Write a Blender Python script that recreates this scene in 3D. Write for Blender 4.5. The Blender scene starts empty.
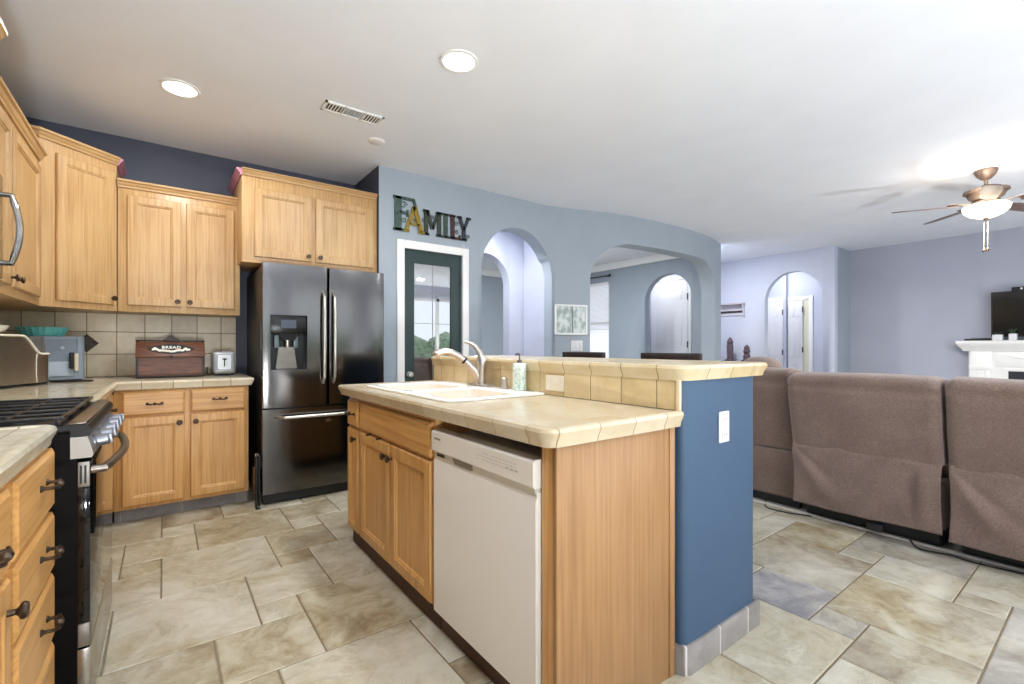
import bpy, bmesh, math, random
from mathutils import Vector, Matrix
R = math.radians
PI = math.pi
random.seed(7)
scene = bpy.context.scene
C = scene.collection

# ------------------------------------------------------------------ camera
cam_d = bpy.data.cameras.new('camera')
cam_d.sensor_width = 36.0
cam_d.lens = 465.0 / 1024.0 * 36.0
cam_d.shift_y = 5.0 / 1024.0
cam_d.clip_start = 0.02
cam = bpy.data.objects.new('camera', cam_d)
cam.location = (0, 0, 1.15)
cam.rotation_euler = (R(90), 0, -math.atan2(.6, .8))
C.objects.link(cam)
scene.camera = cam

# ------------------------------------------------------------------ world, exposure
scene.view_settings.view_transform = 'Standard'
scene.view_settings.look = 'None'
scene.view_settings.gamma = 1.0
scene.view_settings.use_curve_mapping = False
scene.view_settings.exposure = 0.31
scene.cycles.max_bounces = 10
scene.cycles.diffuse_bounces = 6
scene.cycles.glossy_bounces = 4
scene.cycles.transmission_bounces = 6
scene.cycles.sample_clamp_indirect = 6.0
scene.cycles.use_denoising = True
scene.cycles.caustics_reflective = False
scene.cycles.caustics_refractive = False
w = bpy.data.worlds.new('world')
scene.world = w
w.use_nodes = True
bg = w.node_tree.nodes['Background']
bg.inputs[0].default_value = (0.82, 0.90, 1.0, 1)
bg.inputs[1].default_value = 2.4

CAN_W = 11.0      # kitchen recessed cans
FILL_W = 150.0       # fill lights added unseen behind the camera to brighten the ceiling
def area(name, loc, rot, sx, sy, power, color=(1, 1, 1), shape='RECTANGLE'):
    l = bpy.data.lights.new(name, 'AREA')
    l.shape = shape
    l.size = sx
    l.size_y = sy
    l.energy = power
    l.color = color
    o = bpy.data.objects.new(name, l)
    o.location = loc
    o.rotation_euler = rot
    C.objects.link(o)
    return o
# sky portals in the garden doors and the added window opening (guide the sky light in, emit nothing themselves)
for _x, _z, _w, _h in ((2.7, 1.1, 2.4, 2.1), (5.8, 1.1, 2.4, 2.1), (.1, 1.5, 1.8, 1.25)):
    area('daylight_portal', (_x, -3.0, _z), (R(90), 0, 0), _w, _h, 1).data.cycles.is_portal = True
FILL_XY = [(.0, -2.3), (1.7, -2.5), (3.8, -2.5), (6.2, -2.3)]  # positions of the added fill lights, all out of view
for (_x, _y), _p in zip(FILL_XY, (1.2, .28, .36, .46)):
    area('fill_light', (_x, _y, .46), (R(160), 0, 0),   .34, .34, FILL_W * _p, (.95, .975, 1), 'DISK')

# ------------------------------------------------------------------ mesh helpers
class MB:
    def __init__(self):
        self.bm = bmesh.new()
    def box(self, x0, x1, y0, y1, z0, z1, bevel=0, mi=0, seg=2, mat=None):
        bm = self.bm
        vs = [bm.verts.new((x, y, z)) for x in (x0, x1) for y in (y0, y1) for z in (z0, z1)]
        idx = [(0, 1, 3, 2), (4, 6, 7, 5), (0, 4, 5, 1), (2, 3, 7, 6), (0, 2, 6, 4), (1, 5, 7, 3)]
        fs = [bm.faces.new([vs[i] for i in f]) for f in idx]
        for f in fs: f.material_index = mi
        if mat is not None:
            for v in vs: v.co = mat @ v.co
        if bevel > 0:
            es = set()
            for f in fs:
                for e in f.edges: es.add(e)
            r = bmesh.ops.bevel(bm, geom=list(es), offset=bevel, segments=seg, affect='EDGES', profile=0.5)
            for f in r['faces']: f.material_index = mi
        return self
    def quad(self, pts, mi=0):
        vs = [self.bm.verts.new(p) for p in pts]
        f = self.bm.faces.new(vs); f.material_index = mi
        return self
    def loft(self, rings, closed=True, cap=True, mi=0):
        """rings: list of lists of points of equal length"""
        bm = self.bm
        rv = [[bm.verts.new(p) for p in r] for r in rings]
        n = len(rv[0])
        for a, b in zip(rv[:-1], rv[1:]):
            for i in range(n if closed else n - 1):
                j = (i + 1) % n
                f = bm.faces.new((a[i], a[j], b[j], b[i])); f.material_index = mi
        if cap and n > 2:
            for r in (rv[0], rv[-1]):
                try:
                    f = bm.faces.new(r); f.material_index = mi
                except ValueError: pass
        return self
    def prism(self, poly, a, b, axis='z', mi=0):
        def P(u, v, t):
            return {'z': (u, v, t), 'y': (u, t, v), 'x': (t, u, v)}[axis]
        return self.loft([[P(u, v, a) for u, v in poly], [P(u, v, b) for u, v in poly]], mi=mi)
    def lathe(self, prof, seg=24, c=(0, 0, 0), axis='z', mi=0, cap=True):
        rings = []
        for r, t in prof:
            ring = []
            for i in range(seg):
                a = 2 * PI * i / seg
                u, v = r * math.cos(a), r * math.sin(a)
                p = {'z': (u, v, t), 'y': (u, t, v), 'x': (t, u, v)}[axis]
                ring.append((p[0] + c[0], p[1] + c[1], p[2] + c[2]))
            rings.append(ring)
        return self.loft(rings, cap=cap, mi=mi)
    def tube(self, pts, r, seg=8, mi=0, closed=False):
        pts = [Vector(p) for p in pts]
        n = len(pts)
        rr = r if isinstance(r, (list, tuple)) else [r] * n
        rings = []
        up = Vector((0, 0, 1))
        prev = None
        for i, p in enumerate(pts):
            if closed: d = pts[(i + 1) % n] - pts[i - 1]
            else: d = pts[min(i + 1, n - 1)] - pts[max(i - 1, 0)]
            if d.length < 1e-9: d = Vector((0, 0, 1))
            d.normalize()
            ref = prev if prev is not None else (up if abs(d.z) < .9 else Vector((1, 0, 0)))
            a = (ref - d * ref.dot(d))
            if a.length < 1e-6: a = Vector((1, 0, 0)) - d * d.x
            a.normalize(); prev = a
            b = d.cross(a)
            rings.append([tuple(p + (a * math.cos(2 * PI * k / seg) + b * math.sin(2 * PI * k / seg)) * rr[i]) for k in range(seg)])
        if closed:
            rings.append(rings[0])
            return self.loft(rings, cap=False, mi=mi)
        return self.loft(rings, mi=mi)
    def grid(self, nu, nv, f, mi=0):
        vs = [[self.bm.verts.new(f(i / nu, j / nv)) for j in range(nv + 1)] for i in range(nu + 1)]
        for i in range(nu):
            for j in range(nv):
                q = self.bm.faces.new((vs[i][j], vs[i + 1][j], vs[i + 1][j + 1], vs[i][j + 1])); q.material_index = mi
        return self
    def sweep(self, path, prof, closed=False, mi=0):
        """path: 2-D points; prof: (outward, z). outward is to the right of travel."""
        n = len(path)
        rings = []
        P = [Vector(p) for p in path]
        for i in range(n):
            if closed or 0 < i < n - 1:
                a = (P[i] - P[i - 1]).normalized(); b = (P[(i + 1) % n] - P[i]).normalized()
            elif i == 0: a = b = (P[1] - P[0]).normalized()
            else: a = b = (P[-1] - P[-2]).normalized()
            na = Vector((a.y, -a.x)); nb = Vector((b.y, -b.x))
            m = (na + nb); m = m / max(m.dot(na), .2)
            rings.append([(P[i].x + m.x * o, P[i].y + m.y * o, z) for o, z in prof])
        if closed:
            rings.append(rings[0]); return self.loft(rings, cap=False, mi=mi)
        return self.loft(rings, mi=mi)
    def transform(self, M):
        bmesh.ops.transform(self.bm, matrix=M, verts=self.bm.verts[:]); return self
    def build(self, name, mats, parent=None, loc=None, smooth=35):
        bmesh.ops.recalc_face_normals(self.bm, faces=self.bm.faces[:])
        me = bpy.data.meshes.new(name)
        self.bm.to_mesh(me); self.bm.free()
        for m in (mats if isinstance(mats, (list, tuple)) else [mats]): me.materials.append(m)
        if smooth:
            me.polygons.foreach_set('use_smooth', [True] * len(me.polygons))
            me.set_sharp_from_angle(angle=R(smooth))
        o = bpy.data.objects.new(name, me)
        C.objects.link(o)
        if parent: o.parent = parent
        if loc: o.location = loc
        return o

def tag(o, label=None, cat=None, group=None, kind=None):
    if label: o['label'] = label
    if cat: o['category'] = cat
    if group: o['group'] = group
    if kind: o['kind'] = kind
    return o
def thing(name, label, cat, loc=(0, 0, 0), rz=0, group=None):
    o = bpy.data.objects.new(name, None)
    C.objects.link(o)
    o.location = loc; o.rotation_euler = (0, 0, rz)
    o.empty_display_size = .1
    return tag(o, label, cat, group)
def struct(o):
    o['kind'] = 'structure'; return o
def inst(src, parent, loc, rot=(0, 0, 0), name=None):
    o = src.copy(); C.objects.link(o); o.parent = parent; o.location = loc; o.rotation_euler = rot
    return o

# ------------------------------------------------------------------ materials
def lin(c):
    return tuple(((x / 255) / 12.92 if x / 255 <= .04045 else ((x / 255 + .055) / 1.055) ** 2.4) for x in c) + (1,)
MATS = {}
def base(name, col, rough=.5, metal=0, **kw):
    m = bpy.data.materials.new(name); m.use_nodes = True
    b = m.node_tree.nodes['Principled BSDF']
    b.inputs['Base Color'].default_value = lin(col)
    b.inputs['Roughness'].default_value = rough
    b.inputs['Metallic'].default_value = metal
    for k, v in kw.items(): b.inputs[k.replace('_', ' ')].default_value = v
    MATS[name] = m
    return m
def N(m, t, **kw):
    n = m.node_tree.nodes.new(t)
    for k, v in kw.items(): setattr(n, k, v)
    return n
def L(m, a, b): m.node_tree.links.new(a, b)
def bsdf(m): return m.node_tree.nodes['Principled BSDF']
def ramp(m, fac, stops):
    r = N(m, 'ShaderNodeValToRGB'); el = r.color_ramp.elements
    while len(el) < len(stops): el.new(.5)
    for e, (p, c) in zip(el, stops): e.position = p; e.color = lin(c)
    L(m, fac, r.inputs[0]); return r.outputs[0]
def coords(m, scale=(1, 1, 1), kind='Object'):
    t = N(m, 'ShaderNodeTexCoord'); mp = N(m, 'ShaderNodeMapping'); mp.inputs['Scale'].default_value = scale
    L(m, t.outputs[kind], mp.inputs[0]); return mp.outputs[0]
def noise(m, vec, scale, detail=3, rough=.5, dist=0):
    n = N(m, 'ShaderNodeTexNoise'); n.inputs['Scale'].default_value = scale; n.inputs['Detail'].default_value = detail
    n.inputs['Roughness'].default_value = rough; n.inputs['Distortion'].default_value = dist
    L(m, vec, n.inputs['Vector']); return n.outputs['Fac']
def bump(m, h, strength=.2, dist=.01):
    b = N(m, 'ShaderNodeBump'); b.inputs['Strength'].default_value = strength; b.inputs['Distance'].default_value = dist
    L(m, h, b.inputs['Height']); L(m, b.outputs[0], bsdf(m).inputs['Normal'])
def math_(m, op, a, b=None, c=None):
    n = N(m, 'ShaderNodeMath', operation=op)
    for i, v in enumerate((a, b, c)):
        if v is None: continue
        if isinstance(v, (int, float)): n.inputs[i].default_value = v
        else: L(m, v, n.inputs[i])
    return n.outputs[0]
def noisy(name, c1, c2, scale=8, rough=.5, metal=0, bs=0, bscale=60, stretch=(1, 1, 1), lo=.3, hi=.7, **kw):
    m = base(name, c1, rough, metal, **kw)
    v = coords(m, stretch)
    L(m, ramp(m, noise(m, v, scale, 4), [(lo, c1), (hi, c2)]), bsdf(m).inputs['Base Color'])
    if bs: bump(m, noise(m, coords(m), bscale, 3), bs, .004)
    return m
def wood(name, cols, axis='z', rough=.38, sc=1.0):
    m = base(name, cols[0], rough)
    st = {'z': (14, 14, 1.1), 'x': (1.1, 14, 14), 'y': (14, 1.1, 14)}[axis]
    v = coords(m, tuple(s * sc for s in st))
    v2 = coords(m, {'z': (5, 5, .55), 'x': (.55, 5, 5), 'y': (5, .55, 5)}[axis])
    nn = noise(m, v2, 1.0, 2, .5, .6)
    rg_ = math_(m, 'PINGPONG', math_(m, 'MULTIPLY', nn, 9.0), .5)
    st2 = tuple(s * (6 if s > 2 else 1.8) for s in st)
    n2 = noise(m, coords(m, st2), 1.0, 5, .6)
    n3 = noise(m, coords(m), 2.2, 2)
    a = math_(m, 'ADD', math_(m, 'MULTIPLY', rg_, .09), math_(m, 'MULTIPLY', n2, .56))
    a = math_(m, 'ADD', a, math_(m, 'MULTIPLY', n3, .25))
    L(m, ramp(m, a, [(.3, cols[2]), (.46, cols[0]), (.66, cols[1])]), bsdf(m).inputs['Base Color'])
    bump(m, n2, .06, .002)
    return m
def tiles(name, cols, grout, s, off, gw=.004, rough=.3, sp=None, var=.5, bs=.6):
    """square tiles laid in world axes; joint lines where the face is not perpendicular to the axis"""
    m = base(name, cols[0], rough)
    t = N(m, 'ShaderNodeTexCoord'); sx = N(m, 'ShaderNodeSeparateXYZ'); L(m, t.outputs['Object'], sx.inputs[0])
    sn = N(m, 'ShaderNodeSeparateXYZ'); L(m, t.outputs['Normal'], sn.inputs[0])
    sp = sp or (s, s, s)
    mask = None; cells = []
    for i in range(3):
        q = math_(m, 'DIVIDE', math_(m, 'SUBTRACT', sx.outputs[i], off[i]), sp[i])
        f = math_(m, 'FRACT', q); cells.append(math_(m, 'FLOOR', q))
        d = math_(m, 'MULTIPLY', math_(m, 'MINIMUM', f, math_(m, 'SUBTRACT', 1, f)), sp[i])
        mr = N(m, 'ShaderNodeMapRange'); mr.interpolation_type = 'SMOOTHSTEP'
        mr.inputs['From Min'].default_value = gw * .35; mr.inputs['From Max'].default_value = gw * .8
        mr.inputs['To Min'].default_value = 1; mr.inputs['To Max'].default_value = 0
        L(m, d, mr.inputs[0])
        k = math_(m, 'MULTIPLY', mr.outputs[0], math_(m, 'LESS_THAN', math_(m, 'ABSOLUTE', sn.outputs[i]), .75))
        mask = k if mask is None else math_(m, 'MAXIMUM', mask, k)
    cb = N(m, 'ShaderNodeCombineXYZ')
    for i in range(3): L(m, cells[i], cb.inputs[i])
    wn = N(m, 'ShaderNodeTexWhiteNoise', noise_dimensions='3D'); L(m, cb.outputs[0], wn.inputs['Vector'])
    n1 = noise(m, t.outputs['Object'], 9, 5, .6, .6)
    a = math_(m, 'ADD', math_(m, 'MULTIPLY', n1, .75), math_(m, 'MULTIPLY', wn.outputs[0], .25 * var * 2))
    col = ramp(m, a, [(.25, cols[1]), (.5, cols[0]), (.75, cols[2])])
    mx = N(m, 'ShaderNodeMix', data_type='RGBA'); L(m, mask, mx.inputs[0]); L(m, col, mx.inputs[6]); mx.inputs[7].default_value = lin(grout)
    L(m, mx.outputs[2], bsdf(m).inputs['Base Color'])
    rr = math_(m, 'ADD', rough, math_(m, 'MULTIPLY', mask, .4)); L(m, rr, bsdf(m).inputs['Roughness'])
    h = math_(m, 'SUBTRACT', math_(m, 'MULTIPLY', n1, .12), mask)
    bump(m, h, bs, .002)
    return m
def emis(name, col, s):
    m = base(name, col, .5)
    bsdf(m).inputs['Emission Color'].default_value = lin(col); bsdf(m).inputs['Emission Strength'].default_value = s
    return m

OAK = [(190, 154, 106), (204, 171, 124), (164, 124, 77)]
OAKL = [(204, 156, 94), (216, 172, 112), (178, 128, 68)]
oak_v = wood('oak', OAK, 'z'); oak_h = wood('oak_crosswise', OAK, 'x')
oakl_v = wood('oak_base', OAKL, 'z'); oakl_h = wood('oak_base_crosswise', OAKL, 'x')
oak_panel = wood('oak_end_panel', [(160, 120, 78), (172, 134, 92), (144, 104, 64)], 'z')
pink = noisy('pink_primer', (196, 140, 158), (180, 124, 146), 12, .6)
bronze = noisy('aged_bronze', (88, 74, 62), (50, 40, 34), 60, .4, .9)
pewter = noisy('pewter', (122, 112, 104), (70, 62, 56), 60, .38, .9)
gap_shade_m = base('gap_shade', (18, 14, 12), .9)
ceil_m = noisy('ceiling_paint', (234, 238, 246), (230, 234, 242), 3, .9, bs=.08, bscale=120)
wallm = noisy('blue_grey_paint', (158, 168, 178), (154, 164, 174), 3, .8, bs=.08, bscale=120)
wallm_lit = noisy('brightly_lit_wall_paint', (196, 200, 214), (192, 196, 210), 3, .8, bs=.08, bscale=120)  # paler copy of the wall paint, strong hall light put into its colour
charcoal = noisy('charcoal_paint', (70, 74, 88), (66, 70, 84), 3, .6, bs=.1, bscale=90)
bluewall = noisy('slate_blue_paint', (57, 82, 108), (55, 79, 105), 3, .6, bs=.15, bscale=150)
white_trim = base('white_trim_paint', (236, 236, 234), .4)
white_door = base('white_door_paint', (238, 238, 240), .45)
cream_door = base('cream_wall_paint', (226, 222, 196), .6)
countm = tiles('counter_tile', [(196, 181, 152), (183, 163, 130), (206, 194, 170)], (142, 118, 88), .1625, (1.024, 1.031, .5), sp=(.1625, .1665, .1665), gw=.0035, rough=.2)
barm = tiles('bar_tile', [(198, 180, 142), (183, 161, 119), (210, 197, 166)], (128, 106, 76), .1645, (1.575, 1.033, .5), sp=(.1645, .1645, .1665), gw=.0035, rough=.22)
barbs = tiles('bar_backsplash_tile', [(212, 190, 146), (196, 172, 126), (226, 206, 168)], (128, 106, 76), .1645, (1.5, 1.044, .87), sp=(.1645, .1645, .1665), gw=.0035, rough=.25)
backcm = tiles('back_counter_tile', [(214, 202, 174), (196, 182, 150), (228, 218, 194)], (120, 106, 82), .1665, (-.113, 3.905, .5), gw=.0035, rough=.15)
splashm = tiles('splash_tile', [(212, 198, 168), (192, 176, 146), (226, 214, 188)], (120, 106, 86), .1665, (-.113, 3.905, .930), gw=.0045, rough=.35)
slate_base = tiles('slate_baseboard_tile', [(122, 116, 112), (92, 88, 86), (148, 142, 138)], (206, 198, 190), .30, (1.67, 1.03, .4), sp=(.21, .30, .5), gw=.006, rough=.4, var=.9)
kick_tile = tiles('grey_kick_tile', [(128, 124, 122), (100, 96, 94), (150, 146, 142)], (170, 164, 156), .33, (.03, 0, .4), sp=(.33, .33, .5), gw=.004, rough=.5)
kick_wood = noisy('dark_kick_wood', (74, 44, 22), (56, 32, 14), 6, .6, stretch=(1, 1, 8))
steel = noisy('stainless_steel', (176, 172, 166), (160, 156, 150), 30, .22, 1, stretch=(60, 60, 1))
steel_mid = noisy('brushed_steel_panel', (150, 146, 140), (132, 128, 122), 30, .5, 1, stretch=(60, 1, 60))
steel_soft = noisy('satin_steel', (206, 202, 194), (190, 186, 178), 30, .38, 1, stretch=(60, 60, 1))
fridge_m = noisy('dark_stainless', (100, 98, 96), (94, 92, 90), 20, .13, 1, stretch=(60, 60, .6))
fridge_side = noisy('fridge_side_grey', (46, 46, 48), (40, 40, 42), 8, .45, .3)
chrome = base('brushed_nickel', (206, 200, 192), .3, 1)
black_gloss = base('black_glass', (8, 8, 9), .04)
black_satin = base('black_satin', (10, 10, 11), .25, Specular_IOR_Level=.3)
black_en = base('black_enamel', (12, 9, 8), .4, Specular_IOR_Level=.2)
black_mat = base('black_matte', (20, 20, 20), .6)
cast = noisy('cast_iron', (40, 38, 38), (26, 24, 24), 60, .28, .4)
knob_steel = base('knob_metal', (150, 153, 162), .36, .9)
handle_dark = base('handle_dark_steel', (120, 110, 100), .3, .9)
white_app = base('white_enamel', (226, 222, 212), .3)
white_app2 = base('white_enamel_bright', (240, 240, 244), .25)
grey_strip = base('warm_grey_plastic', (196, 190, 176), .4)
porcelain = base('porcelain', (248, 246, 240), .12)
ivory = base('ivory_plastic', (240, 232, 214), .35)
white_pl = base('white_plastic', (214, 214, 216), .4)
grey_pl = base('blue_grey_plastic', (134, 146, 156), .45)
grey_pl2 = base('pale_grey_plastic', (168, 180, 190), .4)
teal = base('teal_glaze', (92, 172, 166), .3)
green_door = noisy('dark_green_paint', (28, 52, 52), (24, 46, 46), 4, .4)
bread_wood = noisy('reddish_walnut', (112, 68, 44), (74, 42, 28), 5, .45, stretch=(2, 14, 14))
bread_dark = base('blackened_wood', (40, 28, 24), .5)
white_paint = base('white_lettering', (240, 236, 226), .6)
bed_black = base('stool_espresso_wood', (40, 30, 28), .45)
lead = base('lead_came', (150, 150, 148), .4, .6)
paleglass = base('clear_plastic', (225, 230, 232), .08, Transmission_Weight=.9, IOR=1.2)
def glassy(name, tint, refl=.35):
    m = bpy.data.materials.new(name); m.use_nodes = True; nt = m.node_tree; nt.nodes.clear()
    o = nt.nodes.new('ShaderNodeOutputMaterial'); mx = nt.nodes.new('ShaderNodeMixShader'); g = nt.nodes.new('ShaderNodeBsdfGlossy'); t = nt.nodes.new('ShaderNodeBsdfTransparent')
    g.inputs['Roughness'].default_value = .02; g.inputs['Color'].default_value = (1, 1, 1, 1); t.inputs[0].default_value = lin(tint)
    mx.inputs[0].default_value = refl
    nt.links.new(t.outputs[0], mx.inputs[1]); nt.links.new(g.outputs[0], mx.inputs[2]); nt.links.new(mx.outputs[0], o.inputs[0])
    return m
pane_m = glassy('door_glass', (120, 122, 118), .34)

def floor_mat():
    m = base('stone_floor_tile', (190, 176, 150), .42)
    t = N(m, 'ShaderNodeTexCoord'); at = N(m, 'ShaderNodeAttribute'); at.attribute_name = 'tile'
    sep = N(m, 'ShaderNodeSeparateColor'); L(m, at.outputs['Color'], sep.inputs[0])
    va = N(m, 'ShaderNodeVectorMath', operation='MULTIPLY_ADD'); L(m, at.outputs['Vector'], va.inputs[0]); va.inputs[1].default_value = (37, 23, 11); L(m, t.outputs['Object'], va.inputs[2])
    n1 = noise(m, va.outputs[0], 2.6, 7, .62, 1.1)
    n2 = noise(m, va.outputs[0], 11, 6, .65, .8)
    n3 = noise(m, va.outputs[0], 1.3, 3, .5, .4)
    a = math_(m, 'ADD', math_(m, 'MULTIPLY', n1, .62), math_(m, 'MULTIPLY', n2, .38))
    a = math_(m, 'ADD', a, math_(m, 'MULTIPLY', math_(m, 'SUBTRACT', sep.outputs[0], .5), .13))
    c1 = ramp(m, a, [(.34, (134, 116, 86)), (.44, (168, 155, 126)), (.52, (186, 178, 154)), (.64, (204, 199, 182))])
    c2 = ramp(m, a, [(.3, (112, 112, 118)), (.45, (154, 152, 154)), (.65, (196, 190, 182))])
    fac = math_(m, 'MULTIPLY', sep.outputs[1], ramp_f(m, n3))
    mx = N(m, 'ShaderNodeMix', data_type='RGBA'); L(m, fac, mx.inputs[0]); L(m, c1, mx.inputs[6]); L(m, c2, mx.inputs[7])
    # dark veins / pitting
    vn = N(m, 'ShaderNodeMapRange'); L(m, math_(m, 'ABSOLUTE', math_(m, 'SUBTRACT', n1, .5)), vn.inputs[0]); vn.inputs['From Max'].default_value = .02
    vn.inputs['To Min'].default_value = .86
    mu = N(m, 'ShaderNodeMix', data_type='RGBA', blend_type='MULTIPLY'); mu.inputs[0].default_value = 1
    L(m, mx.outputs[2], mu.inputs[6]); L(m, vn.outputs[0], mu.inputs[7])
    L(m, mu.outputs[2], bsdf(m).inputs['Base Color'])
    rr = N(m, 'ShaderNodeMapRange'); L(m, n2, rr.inputs[0]); rr.inputs['To Min'].default_value = .3; rr.inputs['To Max'].default_value = .55
    L(m, rr.outputs[0], bsdf(m).inputs['Roughness'])
    bump(m, a, .35, .01)
    return m
def ramp_f(m, f):
    r = N(m, 'ShaderNodeMapRange'); L(m, f, r.inputs[0]); r.inputs['From Min'].default_value = .35; r.inputs['From Max'].default_value = .6
    return r.outputs[0]
floor_m = floor_mat()
grout_m = noisy('floor_grout', (134, 120, 96), (118, 106, 86), 20, .9)
carpet_m = noisy('grey_carpet', (150, 146, 140), (104, 102, 100), 160, .95, bs=.8, bscale=300)

def fabric(name, c1, c2, c3):
    m = base(name, c1, .9)
    v = coords(m, (1, 1, 1)); n1 = noise(m, coords(m, (90, 90, 420)), 1, 3, .7); n2 = noise(m, coords(m, (420, 420, 90)), 1, 3, .7); n3 = noise(m, v, 5, 3)
    a = math_(m, 'ADD', math_(m, 'MULTIPLY', n1, .5), math_(m, 'MULTIPLY', n2, .5))
    L(m, ramp(m, math_(m, 'ADD', math_(m, 'MULTIPLY', a, .85), math_(m, 'MULTIPLY', n3, .15)), [(.36, c2), (.5, c1), (.64, c3)]), bsdf(m).inputs['Base Color'])
    bsdf(m).inputs['Sheen Weight'].default_value = .25
    bump(m, a, .4, .003)
    return m
sofa_m = fabric('brown_tweed', (116, 96, 87), (90, 72, 64), (146, 128, 118))

# ------------------------------------------------------------------ structure: floor
def build_floor():
    s = .168; ox, oy = -.008, .317
    X0, X1, Y0, Y1 = -.95, 10.4, -3.05, 8.1
    mb = MB(); bm = mb.bm
    mb.box(X0, X1, Y0, Y1, -.10, -.004, mi=1)
    lay = bm.loops.layers.float_color.new('tile')
    rnd = random.Random(3)
    g = .0032
    basic = [(0, 14, 3), (3, 14, 1), (3, 15, 2)]
    for a in range(-46, 52):
        for b in range(-30, 30):
            for bx, by, n in basic:
                i = bx + a + 4 * b; j = by + 3 * a - 2 * b
                x0 = ox + i * s; y0 = oy + j * s; x1 = x0 + n * s; y1 = y0 + n * s
                if x1 < X0 or x0 > X1 or y1 < Y0 or y0 > Y1: continue
                if x0 > 3.9 and y1 < 1.2: continue
                cx = max(x0 + g, X0), min(x1 - g, X1); cy = max(y0 + g, Y0), min(y1 - g, Y1)
                if cx[1] - cx[0] < .01 or cy[1] - cy[0] < .01: continue
                r = rnd.random(); tint = rnd.random()
                gr = 0.15 * rnd.random() if x0 < 1.6 else .35 + .35 * rnd.random()  # right side tiles greyer, cool daylight put into their colour
                if n == 2 and (i, j) == (13, 3): gr = 1.0; r = .1
                col = (r, gr, tint, 1)
                b_ = .0035
                top = [(cx[0] + b_, cy[0] + b_, 0), (cx[1] - b_, cy[0] + b_, 0), (cx[1] - b_, cy[1] - b_, 0), (cx[0] + b_, cy[1] - b_, 0)]
                bot = [(cx[0], cy[0], -.004), (cx[1], cy[0], -.004), (cx[1], cy[1], -.004), (cx[0], cy[1], -.004)]
                tv = [bm.verts.new(p) for p in top]; bv = [bm.verts.new(p) for p in bot]
                fs = [bm.faces.new(tv)] + [bm.faces.new((bv[k], bv[(k + 1) % 4], tv[(k + 1) % 4], tv[k])) for k in range(4)]
                for f in fs:
                    f.material_index = 0
                    for l in f.loops: l[lay] = col
    return struct(mb.build('floor', [floor_m, grout_m], smooth=0))
build_floor()
struct(MB().box(3.53, 9.1, -3.0, 2.79, .0005, .014).build('floor_carpet', carpet_m))
struct(MB().box(3.505, 3.532, -3.0, 2.79, .0005, .016, bevel=.004).build('trim_1', base('pale_transition_strip', (206, 200, 190), .5)))

H = 2.74
# ceiling
struct(MB().box(-1.1, 10.4, -3.1, 8.15, H, H + .1).build('ceiling', ceil_m))

def arch_top(c, r, spring, top=None, corner=None):
    """height of an arch at offset s; c centre, r half width"""
    def f(s):
        u = abs(s - c)
        if u >= r: return spring
        if corner is None:
            return spring + math.sqrt(max(r * r - u * u, 0)) * ((top - spring) / r if top else 1)
        if u <= r - corner: return top
        t = (u - (r - corner)) / corner
        return spring + (top - spring) * math.sqrt(max(1 - t * t, 0))
    return f
def wall_path(name, pts, th, openings, mat, h=H, z_open=None, side=1):
    """wall along a 2-D polyline; front face on the polyline, thickness to the left (side=1). openings: (s0,s1,top_fn,sill)"""
    P = [Vector(p) for p in pts]
    S = [0]
    for a, b in zip(P[:-1], P[1:]): S.append(S[-1] + (b - a).length)
    def at(s):
        for i in range(len(P) - 1):
            if s <= S[i + 1] + 1e-9:
                t = (s - S[i]) / max(S[i + 1] - S[i], 1e-9)
                p = P[i].lerp(P[i + 1], t)
                break
        else: i = len(P) - 2; p = P[-1]
        def nrm(k):
            k = max(0, min(k, len(P) - 2)); d = (P[k + 1] - P[k]).normalized(); return Vector((-d.y, d.x))
        t = (s - S[i]) / max(S[i + 1] - S[i], 1e-9)
        n = nrm(i)
        if t < .5: n = nrm(i - 1).lerp(nrm(i), .5 + t)
        else: n = nrm(i).lerp(nrm(i + 1), t - .5)
        n.normalize()
        return p, p + n * th * side
    ss = set(S)
    for s0, s1, fn, sill in openings:
        n = 40
        for k in range(n + 1):
            t = .5 - .5 * math.cos(PI * k / n)
            ss.add(s0 + (s1 - s0) * t)
    ss = sorted(ss); out = [ss[0]]
    for s in ss[1:]:
        if s - out[-1] > 1e-5: out.append(s)
    mb = MB()
    def op(s):
        for o in openings:
            if o[0] - 1e-6 < s < o[1] + 1e-6: return o
    for a, b in zip(out[:-1], out[1:]):
        (pa, qa), (pb, qb) = at(a), at(b)
        o = op((a + b) / 2)
        def face(z0a, z0b, z1a, z1b):
            mb.quad([(pa.x, pa.y, z0a), (pb.x, pb.y, z0b), (pb.x, pb.y, z1b), (pa.x, pa.y, z1a)])
            mb.quad([(qa.x, qa.y, z0a), (qb.x, qb.y, z0b), (qb.x, qb.y, z1b), (qa.x, qa.y, z1a)])
        def sof(za, zb):
            mb.quad([(pa.x, pa.y, za), (pb.x, pb.y, zb), (qb.x, qb.y, zb), (qa.x, qa.y, za)])
        if o:
            za, zb = o[2](a + 1e-5), o[2](b - 1e-5)
            face(za, zb, h, h); sof(za, zb)
            if o[3] > 0: face(0, 0, o[3], o[3]); sof(o[3], o[3])
        else: face(0, 0, h, h)
        sof(h, h)
    for s0, s1, fn, sill in openings:
        for s, q in ((s0, fn(s0 + 1e-5)), (s1, fn(s1 - 1e-5))):
            p, r_ = at(s)
            mb.quad([(p.x, p.y, sill), (r_.x, r_.y, sill), (r_.x, r_.y, q), (p.x, p.y, q)])
    for s in (0, S[-1]):
        p, r_ = at(s)
        mb.quad([(p.x, p.y, 0), (r_.x, r_.y, 0), (r_.x, r_.y, h), (p.x, p.y, h)])
    bmesh.ops.remove_doubles(mb.bm, verts=mb.bm.verts[:], dist=1e-5)
    return struct(mb.build(name, mat, smooth=40))
def flat(z): return lambda s: z

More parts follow.
